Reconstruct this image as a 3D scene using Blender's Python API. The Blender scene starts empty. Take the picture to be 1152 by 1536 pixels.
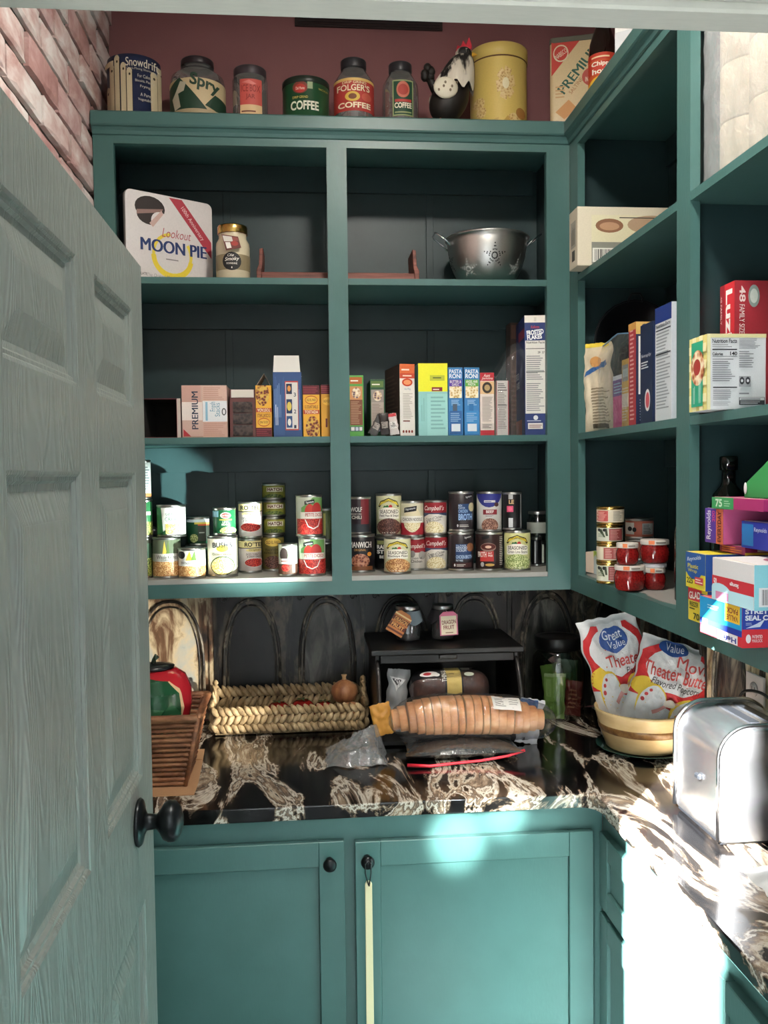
import bpy, bmesh, math, random
from mathutils import Vector, Matrix, Euler, noise
from mathutils.geometry import tessellate_polygon
random.seed(7)
S = bpy.context.scene
COL = S.collection
PI = math.pi
# ------------------------------------------------------------------ camera
YAW, PITCH, ROLL, FPX = math.radians(5.097), math.radians(2.377), math.radians(.662), 1337.9
EYE = Vector((0, 0, 1.69))
FW = Vector((math.sin(YAW)*math.cos(PITCH), math.cos(YAW)*math.cos(PITCH), -math.sin(PITCH)))
R0 = Vector((math.cos(YAW), -math.sin(YAW), 0)); U0 = R0.cross(FW)
RT = R0*math.cos(ROLL) - U0*math.sin(ROLL); UP = U0*math.cos(ROLL) + R0*math.sin(ROLL)
cd = bpy.data.cameras.new('camera'); cam = bpy.data.objects.new('camera', cd); COL.objects.link(cam)
cd.sensor_fit = 'VERTICAL'; cd.sensor_height = 36; cd.lens = 36*FPX/1536; cd.clip_start = .02
cam.matrix_world = Matrix(((RT.x, UP.x, -FW.x, 0), (RT.y, UP.y, -FW.y, 0), (RT.z, UP.z, -FW.z, EYE.z), (0, 0, 0, 1)))
S.camera = cam
# ------------------------------------------------------------------ light
S.view_settings.view_transform = 'Standard'; S.view_settings.look = 'None'
S.view_settings.gamma = 1; S.view_settings.exposure = 0.38; S.view_settings.use_curve_mapping = False
W = bpy.data.worlds.new('world'); S.world = W; W.use_nodes = True
W.node_tree.nodes['Background'].inputs[0].default_value = (.84, .95, 1.0, 1)
W.node_tree.nodes['Background'].inputs[1].default_value = .65
def light(kind, name, loc, aim, energy, col=(1, 1, 1), **kw):
    l = bpy.data.lights.new(name, kind); l.energy = energy; l.color = col
    for k, v in kw.items(): setattr(l, k, v)
    o = bpy.data.objects.new(name, l); COL.objects.link(o); o.location = loc
    o.rotation_euler = (Vector(aim)-Vector(loc)).to_track_quat('-Z', 'Y').to_euler(); return o
sdir = Vector((.75, 1, -1.25*math.tan(math.radians(29)))).normalized()
light('SUN', 'sun', (-3, -4, 5), Vector((-3, -4, 5))+sdir, 170, (1, .985, .96), angle=.009)
# daylight of the room outside the pantry, coming through the doorway
light('AREA', 'room_daylight', (.35, -1.1, 2.3), (.2, 2.2, 1.2), 30, (.95, .98, 1), shape='RECTANGLE', size=1.8, size_y=1.6)
# ceiling lamp of the pantry
light('AREA', 'ceiling_lamp_light', (.30, 1.25, 2.98), (.30, 1.45, 0), 22, (1, .93, .84), shape='DISK', size=.22)
# added spot lamps in place of sun reflected off toaster, floor and doorway
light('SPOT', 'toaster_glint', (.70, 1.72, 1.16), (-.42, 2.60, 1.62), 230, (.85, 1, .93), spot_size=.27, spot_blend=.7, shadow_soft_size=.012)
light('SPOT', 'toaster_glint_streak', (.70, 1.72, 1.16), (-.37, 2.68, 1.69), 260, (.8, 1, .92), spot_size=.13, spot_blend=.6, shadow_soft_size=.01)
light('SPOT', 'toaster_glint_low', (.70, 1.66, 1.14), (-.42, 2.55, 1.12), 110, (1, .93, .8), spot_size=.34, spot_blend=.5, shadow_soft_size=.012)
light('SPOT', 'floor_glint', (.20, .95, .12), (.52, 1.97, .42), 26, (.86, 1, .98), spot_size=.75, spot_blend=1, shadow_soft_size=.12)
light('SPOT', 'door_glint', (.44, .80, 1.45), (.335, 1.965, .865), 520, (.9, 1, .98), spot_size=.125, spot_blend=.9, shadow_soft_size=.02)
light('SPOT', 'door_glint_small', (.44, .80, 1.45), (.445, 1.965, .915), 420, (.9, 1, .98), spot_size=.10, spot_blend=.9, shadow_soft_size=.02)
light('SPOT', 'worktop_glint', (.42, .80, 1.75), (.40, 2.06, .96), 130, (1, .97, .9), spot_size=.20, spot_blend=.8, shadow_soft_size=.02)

# ------------------------------------------------------------------ materials
def lin(c): return c/12.92 if c <= .04045 else ((c+.055)/1.055)**2.4
def hexc(h):
    h = h.lstrip('#')
    if len(h) == 3: h = ''.join(c+c for c in h)
    return tuple(lin(int(h[i:i+2], 16)/255) for i in (0, 2, 4))+(1,)
MATS = {}
def nt(name):
    m = bpy.data.materials.new(name); m.use_nodes = True; t = m.node_tree
    return m, t, t.nodes['Principled BSDF']
def mat(h, rough=.55, metal=0, spec=.4):
    """flat coloured card, paper, plastic or paint; a faint procedural mottling keeps it from being dead flat"""
    k = (h, rough, metal)
    if k in MATS: return MATS[k]
    m, t, b = nt('colour_'+h.strip('#')+('_metal' if metal else ''))
    b.inputs['Roughness'].default_value = rough; b.inputs['Metallic'].default_value = metal
    b.inputs['Specular IOR Level'].default_value = spec
    n = t.nodes.new('ShaderNodeTexNoise'); n.inputs['Scale'].default_value = 60; n.inputs['Detail'].default_value = 3
    r = t.nodes.new('ShaderNodeValToRGB'); c = hexc(h)
    r.color_ramp.elements[0].color = tuple(x*.88 for x in c[:3])+(1,); r.color_ramp.elements[1].color = c
    r.color_ramp.elements[1].position = .6
    t.links.new(n.outputs['Fac'], r.inputs[0]); t.links.new(r.outputs[0], b.inputs['Base Color'])
    MATS[k] = m; return m
def food(c1, c2, c3, scale=260, rough=.45):
    k = (c1, c2, c3, scale)
    if k in MATS: return MATS[k]
    m, t, b = nt('food_picture'); b.inputs['Roughness'].default_value = rough
    tc = t.nodes.new('ShaderNodeTexCoord')
    v = t.nodes.new('ShaderNodeTexVoronoi'); v.inputs['Scale'].default_value = scale
    r = t.nodes.new('ShaderNodeValToRGB'); e = r.color_ramp.elements
    e[0].color = hexc(c1); e[0].position = .15; e[1].color = hexc(c3); e[1].position = .75
    x = e.new(.42); x.color = hexc(c2)
    t.links.new(tc.outputs['Object'], v.inputs['Vector']); t.links.new(v.outputs['Distance'], r.inputs[0])
    t.links.new(r.outputs[0], b.inputs['Base Color']); MATS[k] = m; return m
def noisemat(name, stops, scale=(8, 8, 8), detail=8, rough=.5, dist=0, bump=0, bscale=None, rough2=None, spec=.4, metal=0):
    m, t, b = nt(name); L = t.links.new
    tc = t.nodes.new('ShaderNodeTexCoord'); mp = t.nodes.new('ShaderNodeMapping'); mp.inputs['Scale'].default_value = scale
    n = t.nodes.new('ShaderNodeTexNoise'); n.inputs['Scale'].default_value = 1; n.inputs['Detail'].default_value = detail
    n.inputs['Distortion'].default_value = dist; n.inputs['Roughness'].default_value = .6
    r = t.nodes.new('ShaderNodeValToRGB'); e = r.color_ramp.elements
    e[0].position, e[0].color = stops[0][0], hexc(stops[0][1]); e[1].position, e[1].color = stops[-1][0], hexc(stops[-1][1])
    for p, c in stops[1:-1]: x = e.new(p); x.color = hexc(c)
    L(tc.outputs['Object'], mp.inputs[0]); L(mp.outputs[0], n.inputs['Vector']); L(n.outputs['Fac'], r.inputs[0]); L(r.outputs[0], b.inputs['Base Color'])
    b.inputs['Roughness'].default_value = rough; b.inputs['Specular IOR Level'].default_value = spec; b.inputs['Metallic'].default_value = metal
    if bump:
        bn = t.nodes.new('ShaderNodeBump'); bn.inputs['Strength'].default_value = bump; bn.inputs['Distance'].default_value = .002
        n2 = t.nodes.new('ShaderNodeTexNoise'); n2.inputs['Scale'].default_value = 1; n2.inputs['Detail'].default_value = 6
        m2 = t.nodes.new('ShaderNodeMapping'); m2.inputs['Scale'].default_value = bscale or scale
        L(tc.outputs['Object'], m2.inputs[0]); L(m2.outputs[0], n2.inputs['Vector']); L(n2.outputs['Fac'], bn.inputs['Height']); L(bn.outputs[0], b.inputs['Normal'])
    return m
def film(name, tint='#ffffff', amount=.18, rough=.08, haze=0.0, bump=.0):
    """thin clear plastic or glass: mostly transparent, glossy at grazing angles"""
    m = bpy.data.materials.new(name); m.use_nodes = True; t = m.node_tree; t.nodes.clear(); L = t.links.new
    o = t.nodes.new('ShaderNodeOutputMaterial'); tr = t.nodes.new('ShaderNodeBsdfTransparent'); tr.inputs[0].default_value = hexc(tint)
    g = t.nodes.new('ShaderNodeBsdfGlossy'); g.inputs['Roughness'].default_value = rough
    lw = t.nodes.new('ShaderNodeLayerWeight'); lw.inputs['Blend'].default_value = .35
    mr = t.nodes.new('ShaderNodeMapRange'); mr.inputs['To Min'].default_value = amount; mr.inputs['To Max'].default_value = min(.9, amount+.45)
    mx = t.nodes.new('ShaderNodeMixShader'); L(lw.outputs['Facing'], mr.inputs[0]); L(mr.outputs[0], mx.inputs[0]); L(tr.outputs[0], mx.inputs[1]); L(g.outputs[0], mx.inputs[2])
    out = mx
    if haze:
        d = t.nodes.new('ShaderNodeBsdfDiffuse'); d.inputs[0].default_value = (.85, .88, .9, 1); m3 = t.nodes.new('ShaderNodeMixShader'); m3.inputs[0].default_value = haze
        L(mx.outputs[0], m3.inputs[1]); L(d.outputs[0], m3.inputs[2]); out = m3
    if bump:
        bn = t.nodes.new('ShaderNodeBump'); bn.inputs['Strength'].default_value = bump; bn.inputs['Distance'].default_value = .004
        n2 = t.nodes.new('ShaderNodeTexNoise'); n2.inputs['Scale'].default_value = 45; n2.inputs['Detail'].default_value = 4; n2.inputs['Distortion'].default_value = 1.2
        tc = t.nodes.new('ShaderNodeTexCoord'); L(tc.outputs['Object'], n2.inputs['Vector']); L(n2.outputs['Fac'], bn.inputs['Height']); L(bn.outputs[0], g.inputs['Normal'])
    L(out.outputs[0], o.inputs[0]); return m
TEAL = noisemat('teal_paint', [(.3, '#40635f'), (.7, '#466a67')], (6, 6, 6), 4, .38, bump=.12, bscale=(180, 180, 60))
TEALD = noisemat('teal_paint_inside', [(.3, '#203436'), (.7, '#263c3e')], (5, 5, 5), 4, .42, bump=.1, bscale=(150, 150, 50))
LINER = mat('#9c9b96', .35)
RED = noisemat('brick_red_wall_paint', [(.3, '#8f6062'), (.7, '#996868')], (3, 3, 3), 5, .7, bump=.25, bscale=(220, 220, 220))
GREYD = None
def wood_grain_paint(name, col):
    m, t, b = nt(name); L = t.links.new; b.inputs['Base Color'].default_value = hexc(col); b.inputs['Roughness'].default_value = .36
    tc = t.nodes.new('ShaderNodeTexCoord'); mp = t.nodes.new('ShaderNodeMapping'); mp.inputs['Scale'].default_value = (1, 9, 1.6)
    w = t.nodes.new('ShaderNodeTexNoise'); w.inputs['Scale'].default_value = 1.6; w.inputs['Detail'].default_value = 1; w.inputs['Distortion'].default_value = .6
    mu = t.nodes.new('ShaderNodeMath'); mu.operation = 'MULTIPLY'; mu.inputs[1].default_value = 130
    si = t.nodes.new('ShaderNodeMath'); si.operation = 'SINE'
    bn = t.nodes.new('ShaderNodeBump'); bn.inputs['Strength'].default_value = .28; bn.inputs['Distance'].default_value = .0012
    L(tc.outputs['Object'], mp.inputs[0]); L(mp.outputs[0], w.inputs['Vector']); L(w.outputs['Fac'], mu.inputs[0]); L(mu.outputs[0], si.inputs[0]); L(si.outputs[0], bn.inputs['Height']); L(bn.outputs[0], b.inputs['Normal'])
    return m
GREYD = wood_grain_paint('grey_door_paint', '#717772')
TRIM = mat('#b4b4aa', .5)
CHROME = mat('#dfe1e4', .17, 1)
TIN = mat('#b8b8b4', .28, 1)
BLACKM = mat('#15171a', .3)
IRON = mat('#1c2022', .32, .6)
GOLD = mat('#c9a75e', .25, 1)
BRICK = noisemat('whitewashed_pink_brick', [(.28, '#ab857f'), (.40, '#c09c96'), (.49, '#d2bab5'), (.6, '#e4dad6')], (12, 7, 16), 8, .9, .3, bump=.6, bscale=(70, 70, 70))
BRICKD = noisemat('whitewashed_red_brick', [(.32, '#a87b77'), (.46, '#ba908c'), (.57, '#cbaaa6'), (.7, '#dccbc7')], (9, 8, 12), 8, .9, .3, bump=.6, bscale=(70, 70, 70))
MORTAR = noisemat('dark_mortar', [(.3, '#4e4844'), (.7, '#665e58')], (60, 60, 60), 6, .95, bump=.5)
TILE = noisemat('aged_tin_tile', [(.36, '#100f0e'), (.48, '#1c1a17'), (.56, '#5d5346'), (.62, '#24201d'), (.72, '#8d8576')], (13, 13, 5), 10, .38, .6, bump=.5, bscale=(60, 60, 30))
TILER = noisemat('aged_tin_raised_edge', [(.36, '#171513'), (.5, '#2f2a25'), (.58, '#857a69'), (.66, '#3a342e'), (.78, '#a39a88')], (22, 22, 9), 10, .36, .6, bump=.4, bscale=(60, 60, 30))
TILEW = noisemat('aged_tin_tile_worn', [(.32, '#1d1a17'), (.44, '#6b4f3a'), (.52, '#c9b795'), (.64, '#aeb0a8'), (.74, '#3d3833')], (11, 11, 5), 10, .42, .7, bump=.5, bscale=(60, 60, 30))
TILEG = noisemat('grey_worn_tin_arch', [(.34, '#141312'), (.46, '#3c3a36'), (.56, '#6c6a62'), (.66, '#2a2825'), (.78, '#5c574e')], (16, 16, 4), 10, .4, .6, bump=.4, bscale=(50, 50, 20))
TILED = noisemat('dark_tin_arch', [(.3, '#0d0d0d'), (.62, '#1b1a19'), (.72, '#4a463f')], (14, 14, 7), 9, .36, .5, bump=.4, bscale=(50, 50, 20))
def granite():
    m, t, b = nt('black_granite_with_cream_veins'); L = t.links.new
    tc = t.nodes.new('ShaderNodeTexCoord'); mp = t.nodes.new('ShaderNodeMapping'); mp.inputs['Rotation'].default_value = (0, 0, .75); mp.inputs['Scale'].default_value = (7.5, 2.4, 7)
    n = t.nodes.new('ShaderNodeTexNoise'); n.inputs['Scale'].default_value = 1.0; n.inputs['Detail'].default_value = 12; n.inputs['Distortion'].default_value = .9; n.inputs['Roughness'].default_value = .62
    r = t.nodes.new('ShaderNodeValToRGB'); e = r.color_ramp.elements
    e[0].position, e[0].color = .43, hexc('#0b0b0c'); e[1].position, e[1].color = .72, hexc('#0f0e0e')
    for p, c in ((.485, '#1a1715'), (.505, '#6a5a4a'), (.53, '#c9c2b4'), (.55, '#4a4038'), (.58, '#83715e'), (.605, '#b5ab9a'), (.63, '#2a2520')): x = e.new(p); x.color = hexc(c)
    L(tc.outputs['Object'], mp.inputs[0]); L(mp.outputs[0], n.inputs['Vector']); L(n.outputs['Fac'], r.inputs[0]); L(r.outputs[0], b.inputs['Base Color'])
    b.inputs['Roughness'].default_value = .12; b.inputs['Specular IOR Level'].default_value = .5; return m
GRAN = granite()
GLASS = film('clear_glass', '#d9dfdc', .16, .06, .06)
GLASSG = film('dim_jar_glass', '#dde4de', .10, .05)
BAG = film('clear_plastic_film', '#fafafa', .06, .10, .02, .9)
BAGH = film('milky_plastic_film', '#e9edef', .16, .2, .16, 1.0)

# ------------------------------------------------------------------ mesh helpers
class M:
    def __init__(s): s.v = []; s.f = []; s.mi = []; s.sm = []; s.mats = []
    def m(s, m):
        if isinstance(m, str): m = mat(m)
        if m not in s.mats: s.mats.append(m)
        return s.mats.index(m)
    def add(s, vs, fs, m, smooth=False, X=None):
        o = len(s.v); i = s.m(m)
        s.v += [tuple(X @ Vector(p)) if X is not None else tuple(p) for p in vs]
        for f in fs: s.f.append(tuple(o+k for k in f)); s.mi.append(i); s.sm.append(smooth)
        return s
    def box(s, x0, x1, y0, y1, z0, z1, m, X=None):
        vs = [(x, y, z) for x in (x0, x1) for y in (y0, y1) for z in (z0, z1)]
        return s.add(vs, [(0, 1, 3, 2), (4, 6, 7, 5), (0, 4, 5, 1), (2, 3, 7, 6), (0, 2, 6, 4), (1, 5, 7, 3)], m, False, X)
    def lathe(s, prof, m, seg=32, c=(0, 0, 0), X=None, smooth=True, sx=1, sy=1):
        vs = []; fs = []
        for r, z in prof:
            for k in range(seg):
                a = 2*PI*k/seg; vs.append((c[0]+r*sx*math.cos(a), c[1]+r*sy*math.sin(a), c[2]+z))
        for i in range(len(prof)-1):
            for k in range(seg):
                a, b = i*seg+k, i*seg+(k+1) % seg; fs.append((a, b, b+seg, a+seg))
        return s.add(vs, fs, m, smooth, X)
    def tube(s, pts, r, m, seg=8, cap=True, X=None):
        pts = [Vector(p) for p in pts]; vs = []; fs = []; n = len(pts); rr = r if hasattr(r, '__len__') else [r]*n
        pn = None
        for i, p in enumerate(pts):
            t = (pts[min(i+1, n-1)]-pts[max(i-1, 0)]).normalized()
            if pn is None:
                a = Vector((0, 0, 1)) if abs(t.z) < .9 else Vector((1, 0, 0)); pn = t.cross(a).normalized()
            else: pn = (pn-t*pn.dot(t)).normalized()
            b = t.cross(pn)
            for k in range(seg):
                a = 2*PI*k/seg; vs.append(p+(pn*math.cos(a)+b*math.sin(a))*rr[i])
        for i in range(n-1):
            for k in range(seg):
                a, b = i*seg+k, i*seg+(k+1) % seg; fs.append((a, b, b+seg, a+seg))
        if cap: fs += [tuple(range(seg))[::-1], tuple(range((n-1)*seg, n*seg))]
        return s.add(vs, fs, m, True, X)
    def ell(s, c, rx, ry, rz, m, X=None, seg=16, rings=10):
        prof = [(max(.0001, math.sin(PI*i/rings)), -math.cos(PI*i/rings)) for i in range(rings+1)]
        T = Matrix.Translation(c) @ Matrix.Diagonal((rx, ry, rz, 1))
        return s.lathe(prof, m, seg, X=(X @ T) if X is not None else T)
    def prism(s, poly, h0, h1, m, axis='z', X=None):
        n = len(poly); g = (lambda a, b, h: (a, b, h)) if axis == 'z' else ((lambda a, b, h: (a, h, b)) if axis == 'y' else (lambda a, b, h: (h, a, b)))
        vs = [g(a, b, h0) for a, b in poly]+[g(a, b, h1) for a, b in poly]
        fs = [tuple(range(n)), tuple(range(n, 2*n))]+[(i, (i+1) % n, n+(i+1) % n, n+i) for i in range(n)]
        return s.add(vs, fs, m, False, X)
    def grid(s, fn, nu, nv, m, smooth=True, X=None, closeu=False):
        vs = [fn(i/nu, j/nv) for j in range(nv+1) for i in range(nu+1)]
        fs = [(j*(nu+1)+i, j*(nu+1)+i+1, (j+1)*(nu+1)+i+1, (j+1)*(nu+1)+i) for j in range(nv) for i in range(nu)]
        return s.add(vs, fs, m, smooth, X)
    def build(s, name, parent=None, loc=(0, 0, 0), rz=0, bev=0, seg=1, weld=False, rot=None):
        me = bpy.data.meshes.new(name); me.from_pydata([tuple(p) for p in s.v], [], s.f)
        for m in s.mats: me.materials.append(m)
        for p, i, q in zip(me.polygons, s.mi, s.sm): p.material_index = i; p.use_smooth = q
        bm = bmesh.new(); bm.from_mesh(me)
        if weld: bmesh.ops.remove_doubles(bm, verts=bm.verts, dist=1e-5)
        if len(bm.faces) < 3000 or weld: bmesh.ops.recalc_face_normals(bm, faces=bm.faces)
        bm.to_mesh(me); bm.free(); me.update()
        o = bpy.data.objects.new(name, me); COL.objects.link(o); o.location = loc; o.rotation_euler = rot or (0, 0, rz)
        if parent: o.parent = parent
        if bev:
            b = o.modifiers.new('bevel', 'BEVEL'); b.width = bev; b.segments = seg; b.limit_method = 'ANGLE'; b.angle_limit = .6
        return o
def tag(o, label, cat, group=None):
    o['label'] = label; o['category'] = cat
    if group: o['group'] = group
    return o
def thing(name, label, cat, loc=(0, 0, 0), rz=0, group=None, rot=None):
    o = bpy.data.objects.new(name, None); COL.objects.link(o); o.location = loc; o.rotation_euler = rot or (0, 0, rz); o.empty_display_size = .02
    return tag(o, label, cat, group)
def struct(name, mb, **kw):
    o = mb.build(name, **kw); o['kind'] = 'structure'; return o

# ------------------------------------------------------------------ printing on surfaces
_tc = {}
def textgeo(txt, bold, shear):
    k = (txt, bold, shear)
    if k not in _tc:
        c = bpy.data.curves.new('lettering', 'FONT'); c.body = txt; c.offset = bold; c.shear = shear; c.resolution_u = 4
        o = bpy.data.objects.new('lettering', c); COL.objects.link(o)
        bpy.context.view_layer.update()
        me = o.evaluated_get(bpy.context.evaluated_depsgraph_get()).to_mesh()
        vs = [(v.co.x, v.co.y) for v in me.vertices]; me.calc_loop_triangles(); fs = [tuple(p.vertices) for p in me.loop_triangles]
        o.evaluated_get(bpy.context.evaluated_depsgraph_get()).to_mesh_clear()
        bpy.data.objects.remove(o); bpy.data.curves.remove(c)
        if not vs: vs, fs = [(0, 0), (1, 0), (0, 1)], []
        x0 = min(v[0] for v in vs); x1 = max(v[0] for v in vs); y0 = min(v[1] for v in vs); y1 = max(v[1] for v in vs)
        _tc[k] = ([((a-x0)/max(x1-x0, 1e-6), (b-y0)/max(y1-y0, 1e-6)) for a, b in vs], fs)
    return _tc[k]
def R(u0, v0, u1, v1, c): return ('r', u0, v0, u1, v1, c)
def E(u0, v0, u1, v1, c): return ('e', u0, v0, u1, v1, c)
def T(t, u0, v0, u1, v1, c, rot=0, bold=.012, shear=0): return ('t', u0, v0, u1, v1, c, t, rot, bold, shear)   # outline offset breaks the letters M and W, see decals
def Q(pts, c): return ('p', 0, 0, 1, 1, c, pts)
def LN(u0, v0, u1, v1, c, n, rot=0): return ('l', u0, v0, u1, v1, c, n, rot)
def BARS(u0, v0, u1, v1, c='#22262a'): return ('b', u0, v0, u1, v1, c)
def decals(mb, mapf, wm, hm, items, step=None, lift=.00022):
    """print items (given in 0..1 across and up the face) onto a surface mapf(u, v, lift)"""
    rnd = random.Random(len(items)*7+int(wm*1e4))
    L = lift
    def emit(pts, tris, c):
        vs = []; fs = []
        def rec(a, b, d, k=0):
            if step and k < 9:
                e = [(math.hypot((p[0]-q[0])*wm, (p[1]-q[1])*hm), i) for i, (p, q) in enumerate(((a, b), (b, d), (d, a)))]
                l, i = max(e)
                if l > step:
                    tr = (a, b, d); p, q, r = tr[i], tr[(i+1) % 3], tr[(i+2) % 3]; m_ = ((p[0]+q[0])/2, (p[1]+q[1])/2)
                    rec(p, m_, r, k+1); rec(m_, q, r, k+1); return
            o = len(vs); vs.extend(mapf(min(1, max(0, p[0])), min(1, max(0, p[1])), L) for p in (a, b, d)); fs.append((o, o+1, o+2))
        for t in tris:
            for j in range(1, len(t)-1): rec(pts[t[0]], pts[t[j]], pts[t[j+1]])
        mb.add(vs, fs, c, False)
    for it in items:
        k, u0, v0, u1, v1, c = it[:6]; L += .00009
        if k == 'r': emit([(u0, v0), (u1, v0), (u1, v1), (u0, v1)], [(0, 1, 2, 3)], c)
        elif k == 'e':
            n = 20; p = [((u0+u1)/2+(u1-u0)/2*math.cos(2*PI*i/n), (v0+v1)/2+(v1-v0)/2*math.sin(2*PI*i/n)) for i in range(n)]
            emit(p+[((u0+u1)/2, (v0+v1)/2)], [(i, (i+1) % n, n) for i in range(n)], c)
        elif k == 'p':
            p = it[6]; emit(p, tessellate_polygon([[Vector((a, b, 0)) for a, b in p]]), c)
        elif k == 'b':
            x = u0; w = (u1-u0)/38
            while x < u1-w*2:
                q = w*rnd.choice((1, 1, 2)); emit([(x, v0), (x+q, v0), (x+q, v1), (x, v1)], [(0, 1, 2, 3)], c); x += q+w*rnd.choice((1, 1.4, 2))
        elif k == 'l':
            n, rot = it[6], it[7]
            for i in range(n):
                l = rnd.uniform(.62, 1)
                if rot: x = u0+(u1-u0)*i/n; y0, y1 = v0, v0+(v1-v0)*l; w = (u1-u0)/n*.42; q = (x, y0, x+w, y1)
                else: y = v1-(v1-v0)*(i+.8)/n; w = (v1-v0)/n*.42; q = (u0, y, u0+(u1-u0)*l, y+w)
                emit([(q[0], q[1]), (q[2], q[1]), (q[2], q[3]), (q[0], q[3])], [(0, 1, 2, 3)], c)
        elif k == 't':
            txt, rot, bold, shear = it[6:]; mw = bold > 0 and any(q in txt for q in 'MWmw'); vs, fs = textgeo(txt, 0 if mw else bold, shear)
            if rot in (90, -90, 180, 0):
                def g(a, b):
                    if rot == 90: a, b = 1-b, a
                    elif rot == -90: a, b = b, 1-a
                    elif rot == 180: a, b = 1-a, 1-b
                    return (u0+(u1-u0)*a, v0+(v1-v0)*b)
            else:
                cr, sr = math.cos(math.radians(rot)), math.sin(math.radians(rot)); cu, cv = (u0+u1)/2, (v0+v1)/2
                def g(a, b):
                    x, y = (a-.5)*(u1-u0)*wm, (b-.5)*(v1-v0)*hm; return (cu+(x*cr-y*sr)/wm, cv+(x*sr+y*cr)/hm)
            L += .0001; emit([g(a, b) for a, b in vs], fs, c)
            if mw:
                e = bold*.55/max(2, len(txt)*.6)
                for q in (-e, e): L += .00002; emit([g(a+q, b) for a, b in vs], fs, c)

# ------------------------------------------------------------------ pixel rays of the photograph used to measure places
def ray(u, v): return FW+RT*((u-576)/FPX)-UP*((v-768)/FPX)
def at(u, v, ax, val):
    r = ray(u, v); i = 'xyz'.index(ax); return EYE+r*((val-EYE[i])/r[i])

def US(items, k, o=0):
    out = []
    for it in items:
        it = list(it)
        if it[0] == 'p': it[6] = [(o+a*k, b) for a, b in it[6]]
        else: it[1] = o+it[1]*k; it[3] = o+it[3]*k
        out.append(tuple(it))
    return out
# ------------------------------------------------------------------ generic products
def face_map(w, d, h, face):
    return {'front': (lambda u, v, l: ((u-.5)*w, -d/2-l, v*h), w), 'back': (lambda u, v, l: (-(u-.5)*w, d/2+l, v*h), w),
            'left': (lambda u, v, l: (-w/2-l, -(u-.5)*d, v*h), d), 'right': (lambda u, v, l: (w/2+l, (u-.5)*d, v*h), d),
            'top': (lambda u, v, l: ((u-.5)*w, (v-.5)*d, h+l), w)}[face]
def carton(name, label, cat, loc, w, d, h, col, prints, rz=0, group=None, flaps=None, open_=False, rough=.5, inner='#cfc3b0'):
    """a printed card carton: folded card walls, top tuck seam, printing; flaps stand up from the top"""
    mb = M(); c = mat(col, rough)
    if not open_:
        mb.box(-w/2, w/2, -d/2, d/2, 0, h, c)
        mb.box(-w/2+.001, w/2-.001, -d/2+.004, -d/2+.0055, h-.001, h+.0006, mat(inner))
    else:
        t = .0009
        mb.box(-w/2, w/2, -d/2, -d/2+t, 0, h, c).box(-w/2, w/2, d/2-t, d/2, 0, h, c).box(-w/2, -w/2+t, -d/2, d/2, 0, h, c).box(w/2-t, w/2, -d/2, d/2, 0, h, c).box(-w/2, w/2, -d/2, d/2, 0, t, c)
        mb.box(-w/2+t, w/2-t, -d/2+t, -d/2+t*1.6, t, h-.001, mat(inner))
    for f, items in prints.items():
        mp, ww = face_map(w, d, h, f); decals(mb, mp, ww, d if f == 'top' else h, items)
    if not flaps:
        return tag(mb.build(name, loc=loc, rz=rz, bev=.0009), label, cat, group)
    root = thing(name, label, cat, loc, rz, group); mb.build('carton_body', root, bev=.0009)
    for (x0, x1, y, hh, lean, fc) in flaps:
        fb = M(); fb.add([(x0, y, h), (x1, y, h), (x1-.003, y+lean, h+hh), (x0+.003, y+lean, h+hh), (x0, y+.001, h), (x1, y+.001, h), (x1-.003, y+lean+.001, h+hh), (x0+.003, y+lean+.001, h+hh)],
                         [(0, 1, 2, 3), (4, 7, 6, 5), (0, 4, 5, 1), (3, 2, 6, 7), (0, 3, 7, 4), (1, 5, 6, 2)], fc)
        fb.build('flap', root)
    return root
def can(name, label, loc, r, h, col, items, yaw=0, group=None, rim=TIN, lidcol=None, cat='can', rough=.35, seam=None):
    """steel food can: rolled rims, beaded lid, paper label with its printing"""
    root = thing(name, label, cat, loc, math.radians(yaw), group)
    b = M(); b.lathe([(.0001, .0015), (r*.86, .0015), (r*.9, 0), (r, 0), (r, .004), (r*.965, .006), (r*.965, h-.006), (r, h-.004), (r, h), (r*.92, h), (r*.91, h-.003), (r*.7, h-.0028), (r*.68, h-.0022), (r*.45, h-.0022), (.0001, h-.0024)], lidcol or rim, 36)
    b.build('steel_body', root)
    l = M(); z0, z1 = .0065, h-.0065; rl = r*.975
    l.lathe([(rl*.985, z0), (rl, z0+.0005), (rl, z1-.0005), (rl*.985, z1)], mat(col, rough), 36)
    def f(u, v, q):
        a = -PI/2+math.asin(max(-.99, min(.99, 2*u-1))); return ((rl+q)*math.cos(a), (rl+q)*math.sin(a), z0+max(0, min(1, v))*(z1-z0))
    decals(l, f, PI*rl, z1-z0, items, step=.007, lift=.0004)
    l.build('paper_label', root); return root
def jar_body(mb, r, h, neck, nh, m, seg=32, sh=.02):
    mb.lathe([(.0001, .002), (r*.85, .002), (r*.97, .006), (r, .014), (r, h-sh-nh), (r*.97, h-sh*.6-nh), (neck*1.08, h-nh-.002), (neck, h-nh), (neck, h)], m, seg)
    return mb
def lidm(mb, r, z, h, m, ridged=True, seg=40):
    mb.lathe([(r*.985, z), (r, z+.001), (r, z+h-.0025), (r*.97, z+h), (r*.8, z+h), (r*.78, z+h-.001), (.0001, z+h-.001)], m, seg); return mb

ZT, Z2, Z3, Z4, ZC = 2.633, 2.216, 1.796, 1.4185, .9605
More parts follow.
